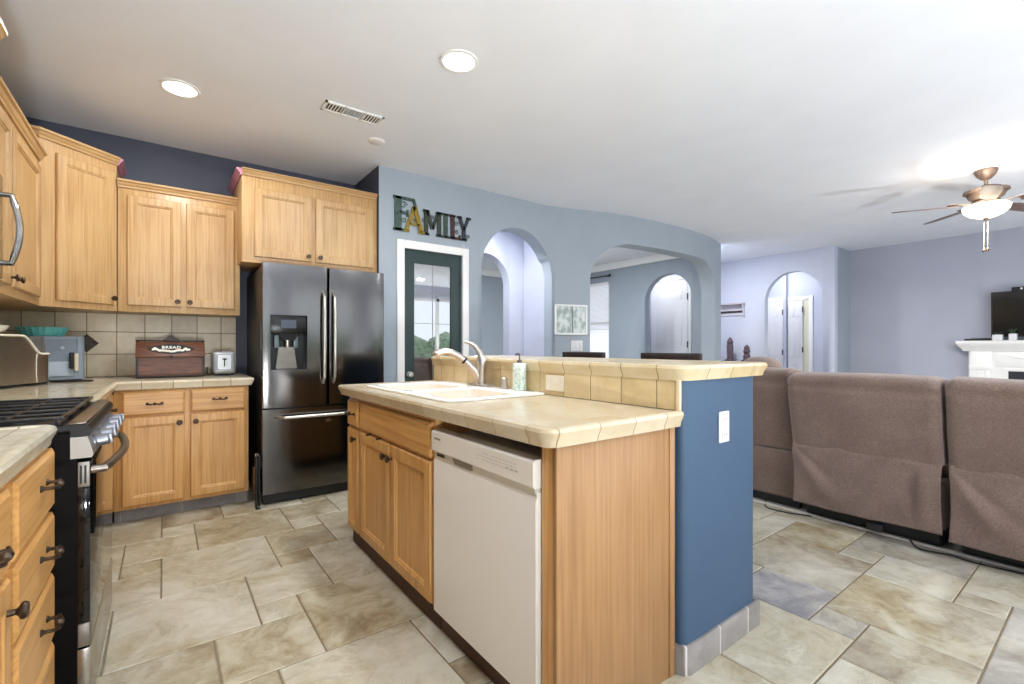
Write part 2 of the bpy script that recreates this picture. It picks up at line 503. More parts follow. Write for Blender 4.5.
# kitchen shell
XL = -.92; YB = 4.58
struct(MB().box(XL - .12, XL, -3.1, YB + .12, 0, H).build('wall_left', charcoal))
struct(MB().box(XL, 1.60, YB, YB + .12, 0, H).build('wall_back', charcoal))
struct(MB().box(1.507, 1.61, 3.952, YB, 0, H).build('wall_alcove', charcoal))
# long grey-blue wall with pantry door, arch, then the curved part with the broad arch
def catmull(pts, n=8):
    out = []
    for i in range(len(pts) - 1):
        p0 = Vector(pts[max(i - 1, 0)]); p1 = Vector(pts[i]); p2 = Vector(pts[i + 1]); p3 = Vector(pts[min(i + 2, len(pts) - 1)])
        for k in range(n):
            t = k / n
            out.append(tuple(.5 * ((2 * p1) + (p2 - p0) * t + (2 * p0 - 5 * p1 + 4 * p2 - p3) * t * t + (3 * p1 - p0 - 3 * p2 + p3) * t ** 3)))
    out.append(tuple(pts[-1])); return out
YW = 3.948
curve = catmull([(3.46, YW), (3.78, 3.86), (4.11, 3.757), (4.45, 3.672), (4.8, 3.625), (5.2, 3.60), (5.6, 3.60), (6.0, 3.625), (6.4, 3.685), (6.87, 3.80)], 5)
path = [(1.508, YW), (1.70, YW), (2.40, YW)] + curve
def s_of(pts, x):
    s = 0
    for a, b in zip(pts[:-1], pts[1:]):
        if a[0] <= x <= b[0]: return s + math.hypot(b[0] - a[0], b[1] - a[1]) * (x - a[0]) / (b[0] - a[0])
        s += math.hypot(b[0] - a[0], b[1] - a[1])
sx = lambda x: s_of(path, x)
a0, a1 = sx(2.575), sx(3.512)
b0, b1 = sx(3.985), sx(6.58)
wall_path('wall_center', path, .2, [
    (sx(1.742), sx(2.348), flat(2.045), 0),
    (a0, a1, arch_top((a0 + a1) / 2, (a1 - a0) / 2, 1.93, 2.425), 0),
    (b0, b1, arch_top((b0 + b1) / 2, (b1 - b0) / 2, 1.93, 2.40, .62), 0)], wallm)
# pantry behind the green door
struct(MB().box(1.61, 2.50, 4.95, 5.0, 0, H).build('wall_pantry_back', wallm_lit))
struct(MB().box(2.45, 2.50, 4.16, 4.95, 0, H).build('wall_pantry_side', wallm_lit))
# passage behind the narrow arch
wall_path('wall_passage', [(1.62, 5.15), (4.12, 5.15)], .15, [(1.40, 2.20, arch_top(1.80, .40, 1.98, 2.40), 0)], wallm_lit)
struct(MB().box(4.06, 4.14, 4.14, 5.14, 0, H).build('wall_passage_side', wallm_lit))
# dining room shell
WX = 6.80
wp = [(WX, 8.0), (WX, 3.96)]
wall_path('wall_dining', wp, .12, [
    (8.0 - 6.75, 8.0 - 5.98, flat(2.40), .85),
    (8.0 - 5.16, 8.0 - 4.24, arch_top(8.0 - 4.70, .46, 1.93, 2.38), 0)], wallm)
struct(MB().box(1.5, WX + .12, 8.0, 8.12, 0, H).build('wall_dining_back', wallm))
struct(MB().box(1.50, 1.62, 5.0, 8.0, 0, H).build('wall_dining_side', wallm))
struct(MB().box(WX - .07, WX - .002, 4.0, 8.0, 2.61, H - .001, bevel=.012).build('trim_2', white_trim))
struct(MB().box(1.63, WX - .08, 7.92, 7.998, 2.61, H - .001, bevel=.012).build('trim_3', white_trim))
# entry hall behind the dining wall
struct(MB().box(WX + .12, 8.0, 5.88, 5.95, 0, H).build('wall_entry_side', wallm_lit))
struct(MB().box(7.9, 8.0, 4.80, 5.88, 0, H).build('wall_entry', wallm_lit))
struct(MB().prism([(WX + .12, 4.18), (8.43, 4.85), (8.43, 4.93), (WX + .12, 4.26)], 0, H).build('wall_hall_side', wallm_lit))
# hall / living walls
wall_path('wall_hall', [(8.43, 4.94), (8.43, 2.80)], .12, [(4.94 - 3.86, 4.94 - 2.96, arch_top(4.94 - 3.41, .45, 1.93, 2.415), 0)], wallm_lit)
struct(MB().box(8.552, 9.2, 2.80, 2.92, 0, H).build('wall_jog', wallm))
struct(MB().box(9.1, 9.22, -3.1, 2.80, 0, H).build('wall_right', noisy('lilac_grey_paint', (174, 177, 190), (170, 173, 186), 3, .8, bs=.08, bscale=120)))
struct(MB().box(9.6, 9.7, 2.90, 5.2, 0, H).build('wall_bedroom_hall', wallm_lit))
struct(MB().box(8.55, 9.6, 4.78, 4.88, 0, H).build('wall_bedroom_hall_side', wallm_lit))
struct(MB().box(9.48, 9.6, 3.955, 4.0, 0, H).build('wall_bedroom_hall_pier', wallm_lit))
# south wall with two garden doors
sw = MB()
for x0, x1 in ((-1.04, -.8), (1.0, 1.5), (3.9, 4.6), (7.0, 9.22)): sw.box(x0, x1, -3.12, -3.0, 0, H)
sw.box(-.8, 1.0, -3.12, -3.0, 0, .9)  # sill of an unseen third opening, added for more kitchen daylight
for x0, x1 in ((-.8, 1.0), (1.5, 3.9), (4.6, 7.0)): sw.box(x0, x1, -3.12, -3.0, 2.42, H)
struct(sw.build('wall_south', wallm_lit))
for k, (x0, x1) in enumerate(((1.5, 3.9), (4.6, 7.0))):
    f = MB(); xm = (x0 + x1) / 2
    for a, b in ((x0, x0 + .06), (xm - .04, xm + .04), (x1 - .06, x1)): f.box(a, b, -3.10, -3.04, 0, 2.42)
    f.box(x0, x1, -3.10, -3.04, 2.35, 2.42); f.box(x0, x1, -3.10, -3.04, 0, .07)
    struct(f.build('window_%d' % (k + 2), white_trim))
# garden seen only in reflections
leafm = noisy('hedge_leaf', (170, 186, 158), (96, 120, 92), 9, .8)
tag(MB().box(-3, 13, -14, -3.2, -.2, -.11).build('garden_lawn', noisy('lawn', (150, 160, 120), (110, 130, 84), 3, .9)), 'garden lawn outside the sliding doors', 'lawn', kind='stuff')
hd = MB(); rr = random.Random(5)
for k in range(46):
    x = -2 + 14 * rr.random(); r = .5 + .5 * rr.random()
    hd.lathe([(.02, -r), (r * .6, -r * .8), (r, 0), (r * .7, r * .7), (.02, r)], 8, (x, -7.5 - rr.random(), .1 + .9 * rr.random()))
tag(hd.build('garden_hedge', leafm), 'leafy green hedge across the garden behind the house', 'hedge', kind='stuff')

# ------------------------------------------------------------------ recessed lights, vent
lens_m = emis('lit_lens', (255, 252, 244), 6)
def can(x, y, label, power=CAN_W, col=(.96, .98, 1), r=.092, group='recessed ceiling lights'):
    t = thing('recessed_light', label, 'ceiling light', (x, y, H), 0, group)
    MB().lathe([(r, -.001), (r + .014, -.001), (r + .012, -.007), (r - .004, -.009), (r - .006, -.001)], 32, cap=False).build('trim_ring', white_trim, t)
    MB().lathe([(.001, -.0045), (r - .006, -.0045), (r - .006, -.001), (.001, -.001)], 32).build('lens', lens_m, t)
    l = area('lamp', (0, 0, -.012), (0, 0, 0), r * 1.7, r * 1.7, power, col, 'DISK'); l.parent = t
    return t
can(.082, 3.507, 'round lit recessed ceiling light above the bread box counter', 12)
can(1.315, 2.245, 'round lit recessed ceiling light over the island sink', 23)
can(.15, 1.2, 'recessed ceiling light over the cooking side of the kitchen, above the frame', 8)
can(.2, -1.4, 'recessed ceiling light behind the camera on the kitchen side')
can(3.0, -1.0, 'recessed ceiling light behind the camera on the living side')
can(4.8, -2.0, 'recessed ceiling light near the garden doors of the living side', 12, (1, .98, .96))
can(6.3, -1.4, 'recessed ceiling light at the far side of the living room, out of frame', 14, (.98, .98, 1))
can(3.05, 4.62, 'recessed light in the passage behind the narrow arch', 26, (.98, .98, 1))
can(4.75, 4.9, 'recessed light in the dining room behind the curved wall', 40, (.93, .96, 1))
can(4.2, 6.2, 'recessed light at the back of the dining room', 34, (.93, .96, 1))
can(7.08, 4.08, 'recessed light in the hall behind the curved wall end', 30, (.93, .94, 1))
can(7.4, 5.35, 'recessed light in the entry hall before the white front door', 7, (.97, .98, 1))
can(9.0, 3.9, 'recessed light in the short hall behind the far arch', 12, (.95, .96, 1))
# unlit white disc
MBd = MB().lathe([(.001, -.012), (.05, -.012), (.062, -.006), (.066, -.0005), (.001, -.0005)], 28)
o = MBd.build('ceiling_disc', white_trim, loc=(1.315, 3.50, H)); tag(o, 'small round white disc on the ceiling beside the air vent', 'smoke detector')
# vent
vt = thing('ceiling_vent', 'white louvred rectangular air vent on the kitchen ceiling', 'vent', (1.03, 3.17, H), 0)
f = MB(); wv, hv = .195, .065
for x0, x1, y0, y1 in ((-wv, wv, -hv, -hv + .014), (-wv, wv, hv - .014, hv), (-wv, -wv + .014, -hv, hv), (wv - .014, wv, -hv, hv), (-.068, -.060, -hv, hv), (.060, .068, -hv, hv)):
    f.box(x0, x1, y0, y1, -.012, -.001)
f.build('frame', white_trim, vt)
MB().box(-wv + .01, wv - .01, -hv + .01, hv - .01, -.003, -.0005).build('backing', base('vent_dark', (60, 60, 60), .8), vt)
for k in range(6):
    x = -.176 + k * .0195
    MB().box(-.004, .004, -hv + .012, hv - .012, -.001, .001, mat=Matrix.Translation((x, 0, -.007)) @ Matrix.Rotation(R(40), 4, 'Y')).build('slat', white_trim, vt)
for k in range(6):
    y = -.042 + k * .0165
    MB().box(-.058, .058, -.004, .004, -.001, .001, mat=Matrix.Translation((0, y, -.007)) @ Matrix.Rotation(R(40), 4, 'X')).build('slat', white_trim, vt)
for k in range(6):
    x = .079 + k * .0195
    MB().box(-.0085, .0085, -hv + .012, hv - .012, -.001, .001, mat=Matrix.Translation((x, 0, -.007)) @ Matrix.Rotation(R(-30), 4, 'Y')).build('slat', white_trim, vt)

# ------------------------------------------------------------------ cabinet kit
def _knob():
    return MB().lathe([(.001, 0), (.007, 0), (.006, -.012), (.009, -.016), (.0165, -.020), (.0175, -.025), (.014, -.030), (.001, -.032)], 20, axis='y').build('knob', bronze)
def _pull():
    mb = MB(); w_ = .038
    for s in (-1, 1):
        mb.lathe([(.001, 0), (.010, 0), (.008, -.004), (.0045, -.008), (.0045, -.026), (.001, -.027)], 12, (s * w_, 0, 0), 'y')
    pts = [(-w_ - .008, -.024, .004), (-w_, -.027, 0), (-w_ * .6, -.031, -.003), (-w_ * .3, -.028, -.001), (0, -.030, .002), (w_ * .3, -.028, -.001), (w_ * .6, -.031, -.003), (w_, -.027, 0), (w_ + .008, -.024, .004)]
    mb.tube(pts, [.003, .0045, .006, .0045, .0065, .0045, .006, .0045, .003], 8)
    mb.lathe([(.001, -.01), (.009, -.006), (.010, 0), (.009, .006), (.001, .01)], 10, (0, -.030, .002), 'x')
    return mb.build('pull', bronze)
KN = _knob(); PU = _pull()
C.objects.unlink(KN); C.objects.unlink(PU)
def rect(x0, x1, z0, z1, ins, y):
    return [(x0 + ins, y, z0 + ins), (x1 - ins, y, z0 + ins), (x1 - ins, y, z1 - ins), (x0 + ins, y, z1 - ins)]
def front(parent, name, x0, x1, z0, z1, mat, y=0, hw=None, hwpos=None, frame=.052):
    if name == 'drawer' or name == 'false_front':
        prof = [(0, 0), (0, -.013), (.004, -.016), (.012, -.0205), (.014, -.0205)]
    else:
        prof = [(0, 0), (0, -.013), (.005, -.019), (.010, -.020), (frame, -.020), (frame + .003, -.016), (frame + .009, -.015), (frame + .014, -.009), (frame + .02, -.009)]
    rings = [rect(x0, x1, z0, z1, i, y + d) for i, d in prof]
    o = MB().loft(rings).build(name, mat, parent, smooth=20)
    if hw:
        k = (KN if hw == 'knob' else PU).copy(); C.objects.link(k); k.parent = o
        k.location = (hwpos[0], y - .020, hwpos[1])
    return o
def crown(parent, x0, x1, d0, d1, z, mat, left=True, right=True, leftmat=None, h=.05):
    prof = [(.0, z - .004), (.010, z - .004), (.012, z + .008), (.020, z + .014), (.026, z + .028), (.036, z + .034), (.038, z + h - .004), (.030, z + h), (0, z + h)]
    pts = []
    if left: pts.append((x0, d1))
    pts += [(x0, d0), (x1, d0)]
    if right: pts.append((x1, d1))
    # travelling +x with front on -y: right of travel is -y
    if leftmat and left:
        MB().sweep([(x0, d1), (x0, d0)], prof).build('crown_return', leftmat, parent)
        o = MB().sweep(pts[1:], prof).build('crown_moulding', mat, parent)
    else:
        o = MB().sweep(pts, prof).build('crown_moulding', mat, parent)
    return o

# ---- back wall base cabinet
def base_cab(name, label, loc, rz, w_, depth, mats, kick=.10, kmat=None, top=.872, kdepth=.075):
    t = thing(name, label, 'cabinet', loc, rz, None)
    MB().box(0, w_, 0, depth, kick, top, bevel=.002).build('cabinet_body', mats[0], t)
    MB().box(0, w_, kdepth, depth, .001, kick).build('toe_kick', kmat or kick_wood, t)
    return t
YF = 3.90
bc = base_cab('base_cabinet', 'oak base cabinet with two drawers and two doors under the bread box and toaster', (-.255, YF, 0), 0, .757, .67, (oakl_v, oakl_h), kick=.095, kmat=kick_tile)
x0 = .255
front(bc, 'drawer', -.213 + x0, .118 + x0, .702, .858, oakl_h, hw='pull', hwpos=(-.045 + x0, .775))
front(bc, 'drawer', .150 + x0, .478 + x0, .702, .858, oakl_h, hw='pull', hwpos=(.322 + x0, .785))
front(bc, 'door', -.213 + x0, .118 + x0, .118, .688, oakl_v, hw='knob', hwpos=(.088 + x0, .64))
front(bc, 'door', .150 + x0, .478 + x0, .118, .688, oakl_v, hw='knob', hwpos=(.18 + x0, .64))
# ---- left wall base between the range and the corner
lb = base_cab('base_cabinet', 'oak corner base cabinet just past the far side of the range', (-.27, 2.66, 0), R(90), 1.235, .64, (oakl_v, oakl_h), kick=.095, kmat=kick_tile)
front(lb, 'drawer', .04, .56, .702, .858, oakl_h, hw='pull', hwpos=(.30, .782))
front(lb, 'drawer', .60, 1.16, .702, .858, oakl_h, hw='pull', hwpos=(.88, .782))
front(lb, 'door', .04, .56, .118, .688, oakl_v, hw='knob', hwpos=(.52, .64))
front(lb, 'door', .60, 1.16, .118, .688, oakl_v, hw='knob', hwpos=(.64, .64))
# ---- near drawer bank and its neighbour
db = base_cab('drawer_cabinet', 'oak base cabinet with a stack of drawers right beside the range', (-.268, 1.40, 0), R(90), .475, .64, (oakl_v, oakl_h), kick=.095, kmat=kick_tile)
for z0, z1 in ((.695, .862), (.52, .68), (.325, .505), (.118, .31)):
    front(db, 'drawer', .022, .452, z0, z1, oakl_h, hw='pull', hwpos=(.29, (z0 + z1) / 2 + .012))
nb = base_cab('base_cabinet', 'oak base cabinet cut by the left picture edge, with a round knob', (-.268, .55, 0), R(90), .848, .64, (oakl_v, oakl_h), kick=.095, kmat=kick_tile)
front(nb, 'drawer', .43, .826, .695, .862, oakl_h, hw='pull', hwpos=(.62, .785))
front(nb, 'door', .43, .826, .118, .68, oakl_v, hw='knob', hwpos=(.79, .62))
front(nb, 'drawer', .02, .40, .695, .862, oakl_h, hw='pull', hwpos=(.21, .785))
front(nb, 'door', .02, .40, .118, .68, oakl_v, hw='knob', hwpos=(.06, .62))

# ---- counters
NOSE = [(-.02, -.001), (-.004, .003), (.010, .004), (.020, .0), (.024, -.010), (.021, -.020), (.013, -.036), (.010, -.052), (-.02, -.052)]
def nose(z): return [(o, z + q) for o, q in NOSE]
ct = .925
mb = MB()
mb.box(XL, -.255, 2.66, YB, .873, ct)
mb.box(-.255, .515, 3.885, YB, .873, ct)
# path: travel so that the right side faces the aisle : from the range side up the left arm, then right along the front, then back
mb.sweep([(-.255, 2.665), (-.255, 3.885), (.51, 3.885), (.51, YB)], nose(ct))
o = mb.build('countertop', backcm); tag(o, 'beige tiled corner countertop carrying the bread box and toaster', 'countertop')
mb = MB(); mb.box(XL, -.265, .5, 1.855, .873, ct)
# rounded end at the range
mb.sweep([(-.265, .5), (-.265, 1.833), (-.2705, 1.8465), (-.283, 1.853), (-.30, 1.8545), (XL, 1.855)], nose(ct))
o = mb.build('countertop', tiles('near_counter_tile', [(226, 218, 196), (206, 196, 168), (238, 232, 214)], (132, 118, 94), .1665, (-.32, 1.72, .5), gw=.0035, rough=.2)); tag(o, 'beige tiled countertop in the near left corner of the frame, before the range', 'countertop')

# ---- backsplash
mb = MB(); mb.box(XL + .001, .487, YB - .012, YB - .0005, ct + .001, 1.398); mb.box(XL + .0005, XL + .012, .5, YB - .012, ct + .001, 1.398)
mb.box(.487, .493, YB - .014, YB - .0005, ct + .001, 1.398, bevel=.002)
bsp = mb.build('backsplash', splashm); tag(bsp, 'tan square tile backsplash under the wall cabinets', 'backsplash')
accent = noisy('dark_relief_tile', (78, 66, 54), (38, 30, 26), 90, .35, .3, bs=1.0, bscale=90)
for cx in (-.446, .057):
    s = .068
    MB().loft([[(cx - s, YB - .0125, 1.178), (cx, YB - .0125, 1.178 - s), (cx + s, YB - .0125, 1.178), (cx, YB - .0125, 1.178 + s)],
               [(cx - s + .006, YB - .018, 1.178), (cx, YB - .018, 1.178 - s + .006), (cx + s - .006, YB - .018, 1.178), (cx, YB - .018, 1.178 + s - .006)]]).build('accent_tile', accent, bsp)['label'] = 'dark relief diamond accent tile'

# ---- wall cabinets
def wall_cab(name, label, loc, rz, w_, depth, h, mats=(oak_v, oak_h)):
    t = thing(name, label, 'cabinet', loc, rz, None)
    MB().box(0, w_, 0, depth, 0, h, bevel=.002).build('cabinet_body', mats[0], t)
    return t
ub = wall_cab('wall_cabinet', 'oak two door wall cabinet above the bread box', (-.255, 4.25, 1.40), 0, .742, .325, .875)
front(ub, 'door', .052, .362, .045, .822, oak_v, hw='knob', hwpos=(.340, .082))
front(ub, 'door', .392, .704, .045, .822, oak_v, hw='knob', hwpos=(.414, .082))
crown(ub, 0, .742, 0, .325, .875, oak_h, left=False, right=False)
# diagonal corner cabinet
ang = math.atan2(.30, .34)
dl = math.hypot(.34, .30)
dc = thing('corner_wall_cabinet', 'tall diagonal oak corner cabinet with a single door', 'cabinet', (-.60, 3.95, 1.40), ang)
ci, si = math.cos(-ang), math.sin(-ang)
def wl(x, y):
    dx, dy = x + .60, y - 3.95
    return (dx * ci - dy * si, dx * si + dy * ci)
poly = [wl(-.60, 3.95), wl(-.26, 4.25), wl(-.26, YB - .002), wl(XL + .002, YB - .002), wl(XL + .002, 3.95)]
MB().prism(poly, 0, 1.02).build('cabinet_body', oak_v, dc)
front(dc, 'door', .085, dl - .026, .04, .955, oak_v, hw='knob', hwpos=(dl - .045, .085))
prof = [(.0, 1.016), (.010, 1.016), (.012, 1.028), (.020, 1.034), (.026, 1.048), (.036, 1.054), (.038, 1.066), (.030, 1.07), (0, 1.07)]
MB().sweep([wl(XL + .01, 3.95), wl(-.60, 3.95), wl(-.26, 4.25)], prof).build('crown_moulding', oak_h, dc)
MB().sweep([wl(-.26, 4.25), wl(-.26, YB - .005)], prof).build('crown_return', pink, dc)['label'] = 'pink painted crown return'
# left wall cabinets
lu = wall_cab('wall_cabinet', 'oak wall cabinet between the microwave and the corner cabinet', (-.60, 2.665, 1.40), R(90), 1.283, .318, .875)
front(lu, 'door', .03, .57, .045, .822, oak_v, hw='knob', hwpos=(.54, .082))
front(lu, 'door', .61, 1.225, .045, .822, oak_v, hw='knob', hwpos=(.64, .082))
crown(lu, 0, 1.285, 0, .318, .875, oak_h, left=False, right=False)
mu = wall_cab('wall_cabinet', 'deep oak cabinet over the microwave, its crown at the left picture edge', (-.52, 1.88, 1.825), R(90), .745, .398, .50)
front(mu, 'door', .03, .36, .04, .45, oak_v, hw='knob', hwpos=(.33, .07))
front(mu, 'door', .385, .715, .04, .45, oak_v, hw='knob', hwpos=(.41, .07))
crown(mu, 0, .745, 0, .318, .50, oak_h, left=False, right=False)
# cabinet over the fridge
fc = wall_cab('fridge_top_cabinet', 'oak two door cabinet over the refrigerator', (.47, 3.99, 1.80), 0, 1.035, .588, .645)
front(fc, 'door', .082, .492, .035, .558, oak_v, hw='knob', hwpos=(.462, .075))
front(fc, 'door', .520, .998, .035, .558, oak_v, hw='knob', hwpos=(.552, .075))
crown(fc, 0, 1.030, 0, .585, .645, oak_h, left=True, right=False, leftmat=pink, h=.044)
MB().box(-.004, 1.034, -.006, .012, -.012, .004, bevel=.002).build('light_rail', oak_h, fc)

# ------------------------------------------------------------------ refrigerator
fr = thing('refrigerator', 'tall stainless french door refrigerator with a water dispenser', 'refrigerator', (1.02, 3.74, 0))
MB().box(-.447, .447, .06, .80, .03, 1.742, bevel=.006).build('cabinet_body', fridge_side, fr)
def bulge(x0, x1, z0, z1, hole=None, d=.06, crv=.016, half=.455):
    """door slab with gently convex front; optional rectangular hole in its front"""
    mb = MB()
    xs = [x0 + (x1 - x0) * k / 14 for k in range(15)]
    zs = [z0, z1]
    if hole: xs = sorted(set(xs + [hole[0], hole[1]])); zs = [z0, hole[2], hole[3], z1]
    def fy(x):
        e = min(x - x0, x1 - x); r = .014
        k = -crv * (1 - (x / half) ** 2)
        if e < r: k += r * (1 - math.sqrt(max(1 - ((r - e) / r) ** 2, 0)))
        return k
    xs = sorted(set(xs + [x0 + .002, x0 + .006, x1 - .002, x1 - .006]))
    for a, b in zip(xs[:-1], xs[1:]):
        for c, e in zip(zs[:-1], zs[1:]):
            if hole and hole[0] - 1e-6 <= a and b <= hole[1] + 1e-6 and abs(c - hole[2]) < 1e-6: continue
            mb.quad([(a, fy(a), c), (b, fy(b), c), (b, fy(b), e), (a, fy(a), e)])
    if hole:
        hx0, hx1, hz0, hz1 = hole
        mb.quad([(hx0, fy(hx0), hz0), (hx0, .05, hz0), (hx0, .05, hz1), (hx0, fy(hx0), hz1)], 1)
        mb.quad([(hx1, fy(hx1), hz0), (hx1, .05, hz0), (hx1, .05, hz1), (hx1, fy(hx1), hz1)], 1)
        mb.quad([(hx0, fy(hx0), hz0), (hx1, fy(hx1), hz0), (hx1, .05, hz0), (hx0, .05, hz0)], 1)
        mb.quad([(hx0, fy(hx0), hz1), (hx1, fy(hx1), hz1), (hx1, .05, hz1), (hx0, .05, hz1)], 1)
        mb.quad([(hx0, .05, hz0), (hx1, .05, hz0), (hx1, .05, hz1), (hx0, .05, hz1)], 1)
    for z in (z0, z1):
        for a, b in zip(xs[:-1], xs[1:]): mb.quad([(a, fy(a), z), (b, fy(b), z), (b, d, z), (a, d, z)])
    for x in (x0, x1): mb.quad([(x, fy(x), z0), (x, d, z0), (x, d, z1), (x, fy(x), z1)])
    mb.quad([(x0, d, z0), (x1, d, z0), (x1, d, z1), (x0, d, z1)])
    bmesh.ops.remove_doubles(mb.bm, verts=mb.bm.verts[:], dist=1e-5)
    return mb
dx = -.40, -.152
ld = bulge(-.455, -.004, .708, 1.762, (dx[0], dx[1], .985, 1.385)).build('door', [fridge_m, black_satin], fr)
rd = bulge(.004, .455, .708, 1.762).build('door', fridge_m, fr)
fd = bulge(-.455, .455, .085, .695).build('freezer_drawer', fridge_m, fr)
MB().box(-.44, .44, .03, .10, .012, .08).build('base_grille', black_mat, fr)
for x in (-.36, .36): MB().lathe([(.001, 0.0005), (.02, 0.0005), (.02, .03), (.001, .03)], 12, (x, .1, 0)).build('foot', black_mat, fr)
def bow(pts, r, seg=10): return MB().tube(pts, r, seg)
def vhandle(x):
    z0, z1 = .875, 1.575; pts = []
    for k in range(17):
        t = k / 16; z = z0 + (z1 - z0) * t
        e = min(t, 1 - t)
        y = -.052 - .012 * math.sin(PI * t) if e > .04 else -.03
        if k in (0, 16): y = -.012
        pts.append((x, y, z))
    return pts
bow(vhandle(-.038), .011).build('handle', steel_soft, ld)
bow(vhandle(.038), .011).build('handle', steel_soft, rd)
pts = []
for k in range(17):
    t = k / 16; x = -.36 + .72 * t; e = min(t, 1 - t)
    pts.append((x, -.012 if k in (0, 16) else (-.07 - .012 * math.sin(PI * t)), .638))
bow(pts, .012).build('handle', steel_soft, fd)
MB().box(-.02, .02, -.0185, -.014, .575, .60).build('badge', steel, fd)
# dispenser
dp = MB()
dp.box(dx[0] + .002, dx[1] - .002, -.004, .048, 1.25, 1.383, bevel=.003)
dpo = dp.build('dispenser_panel', black_satin, ld)
MB().box(dx[0] + .07, dx[1] - .075, -.0055, -.003, 1.29, 1.35).build('display', base('display_dark_blue', (48, 54, 70), .1), dpo)
MB().prism([(dx[0] + .05, 1.25), (dx[1] - .05, 1.25), (dx[1] - .085, 1.20), (dx[0] + .085, 1.20)], .0, .04, 'y').build('chute', black_en, ld)
MB().prism([(-.36, .99), (-.215, .99), (-.235, 1.15), (-.34, 1.15)], .030, .045, 'y').build('paddle', noisy('dim_steel', (120, 116, 108), (108, 104, 96), 20, .35, 1), ld)
MB().lathe([(.001, 1.145), (.012, 1.145), (.016, 1.20), (.001, 1.20)], 14, (-.285, .015, 0)).build('nozzle', chrome, ld)
for x in (-.355, -.225): MB().box(x - .018, x + .018, .02, .046, 1.14, 1.24, bevel=.01).build('side_fin', base('fin_grey', (88, 102, 104), .3), ld)
# folded step stool beside the fridge
st = thing('folded_step_stool', 'dark folded step stool slotted between the oak cabinet and the refrigerator', 'step stool', (.522, 3.74, 0))
MB().box(.0, .012, -.03, .02, .0, .37, bevel=.004).build('front_frame', black_mat, st)
MB().box(.018, .030, -.02, .03, .02, .37, bevel=.004).build('rear_frame', black_mat, st)
MB().box(.002, .014, .022, .14, .08, .27, bevel=.003).build('step', base('wood_step', (96, 66, 44), .5), st)
MB().tube([(.006, 0, .36), (.006, .02, .385), (.02, .03, .385), (.024, .02, .36)], .004).build('handle', chrome, st)
MB().box(.0, .030, -.035, -.015, .0005, .012, bevel=.003).build('foot', black_mat, st)

# ------------------------------------------------------------------ range
rg = thing('gas_range', 'black and stainless slide in gas range with five burner cooktop', 'range', (-.18, 1.882, 0), R(90))
# local: x along world +y (0.76 wide), front faces local -y (world +x)
W = .758
MB().box(.002, W - .002, .025, .715, .03, .895, bevel=.003).build('body', base('range_side_black', (12, 9, 8), .65, Specular_IOR_Level=.08), rg)
MB().box(.002, W - .002, .0, .72, .895, .918, bevel=.006).build('cooktop', black_en, rg)
MB().box(.01, W - .01, .68, .725, .918, .945, bevel=.004).build('rear_trim', steel, rg)
MB().box(0, W, .004, .045, .9185, .926, bevel=.003).build('front_trim', handle_dark, rg)
# control panel, slanted
MB().prism([(.002, .882), (-.012, .828), (-.008, .818), (.04, .818), (.04, .882)], 0, W, 'x').build('control_panel', steel_mid, rg)
MB().prism([(.008, .918), (-.002, .912), (-.008, .902), (-.004, .884), (.04, .884), (.04, .918)], 0, W, 'x').build('panel_cap', black_en, rg)
for k in range(5):
    x = .10 + k * .14
    kb = MB().lathe([(.001, 0), (.024, 0), (.024, -.006), (.019, -.010), (.017, -.036), (.012, -.040), (.001, -.040)], 22, axis='y')
    kb.box(-.004, .004, -.046, -.036, -.016, .016, bevel=.002)
    kb.transform(Matrix.Translation((x, -.004, .850)) @ Matrix.Rotation(R(-8), 4, 'X') @ Matrix.Scale(.98, 4)).build('knob', knob_steel, rg)
od = MB().box(.004, W - .004, -.004, .026, .255, .806, bevel=.003).build('oven_door', black_gloss, rg)
MB().box(-.0005, .006, -.003, .024, .731, .806, bevel=.002).build('door_end_cap', steel_mid, od)
for q in (.004, .014): MB().box(-.0025, .0, q, q + .005, .742, .796).build('vent_slot', black_mat, od)
MB().box(-.0005, .006, -.003, .024, .253, .322, bevel=.002).build('door_end_cap', steel_mid, od)
pts = [(.035, -.004, .775)]
for k in range(21):
    t = k / 20
    pts.append((.035 + (W - .07) * t, -.034 - .030 * math.sin(PI * t), .775))
pts.append((W - .035, -.004, .775))
MB().tube(pts, .013, 10).build('handle', handle_dark, od)
dr = MB().box(.004, W - .004, -.004, .026, .05, .245, bevel=.003).build('storage_drawer', steel, rg)
# burners and grates
for k, (x, y, r) in enumerate(((.17, .18, .045), (.17, .50, .038), (W / 2, .34, .05), (W - .17, .18, .042), (W - .17, .50, .036))):
    b = MB().lathe([(.001, .9185), (r + .02, .9185), (r + .018, .923), (r, .9235), (r, .929), (r * .8, .932), (.001, .932)], 22, (x, y, 0)).build('burner', cast, rg)
for k in range(3):
    a, b = .02 + k * .24, .02 + (k + 1) * .24 - .006
    g = MB(); z0, z1 = .934, .944
    for y in (.06, .66): g.box(a, b, y - .006, y + .006, z0, z1, bevel=.002)
    for x in (a + .006, b - .006): g.box(x - .006, x + .006, .06, .66, z0, z1, bevel=.002)
    m = (a + b) / 2
    g.box(m - .005, m + .005, .06, .66, z0, z1, bevel=.002)
    for y in (.18, .36, .54): g.box(a + .01, b - .01, y - .005, y + .005, z0, z1 - .001, bevel=.002)
    for x in (a + .01, b - .01):
        for y in (.07, .37, .65): g.box(x - .006, x + .006, y - .006, y + .006, .9182, z0 + .002)
    g.build('grate', cast, rg)

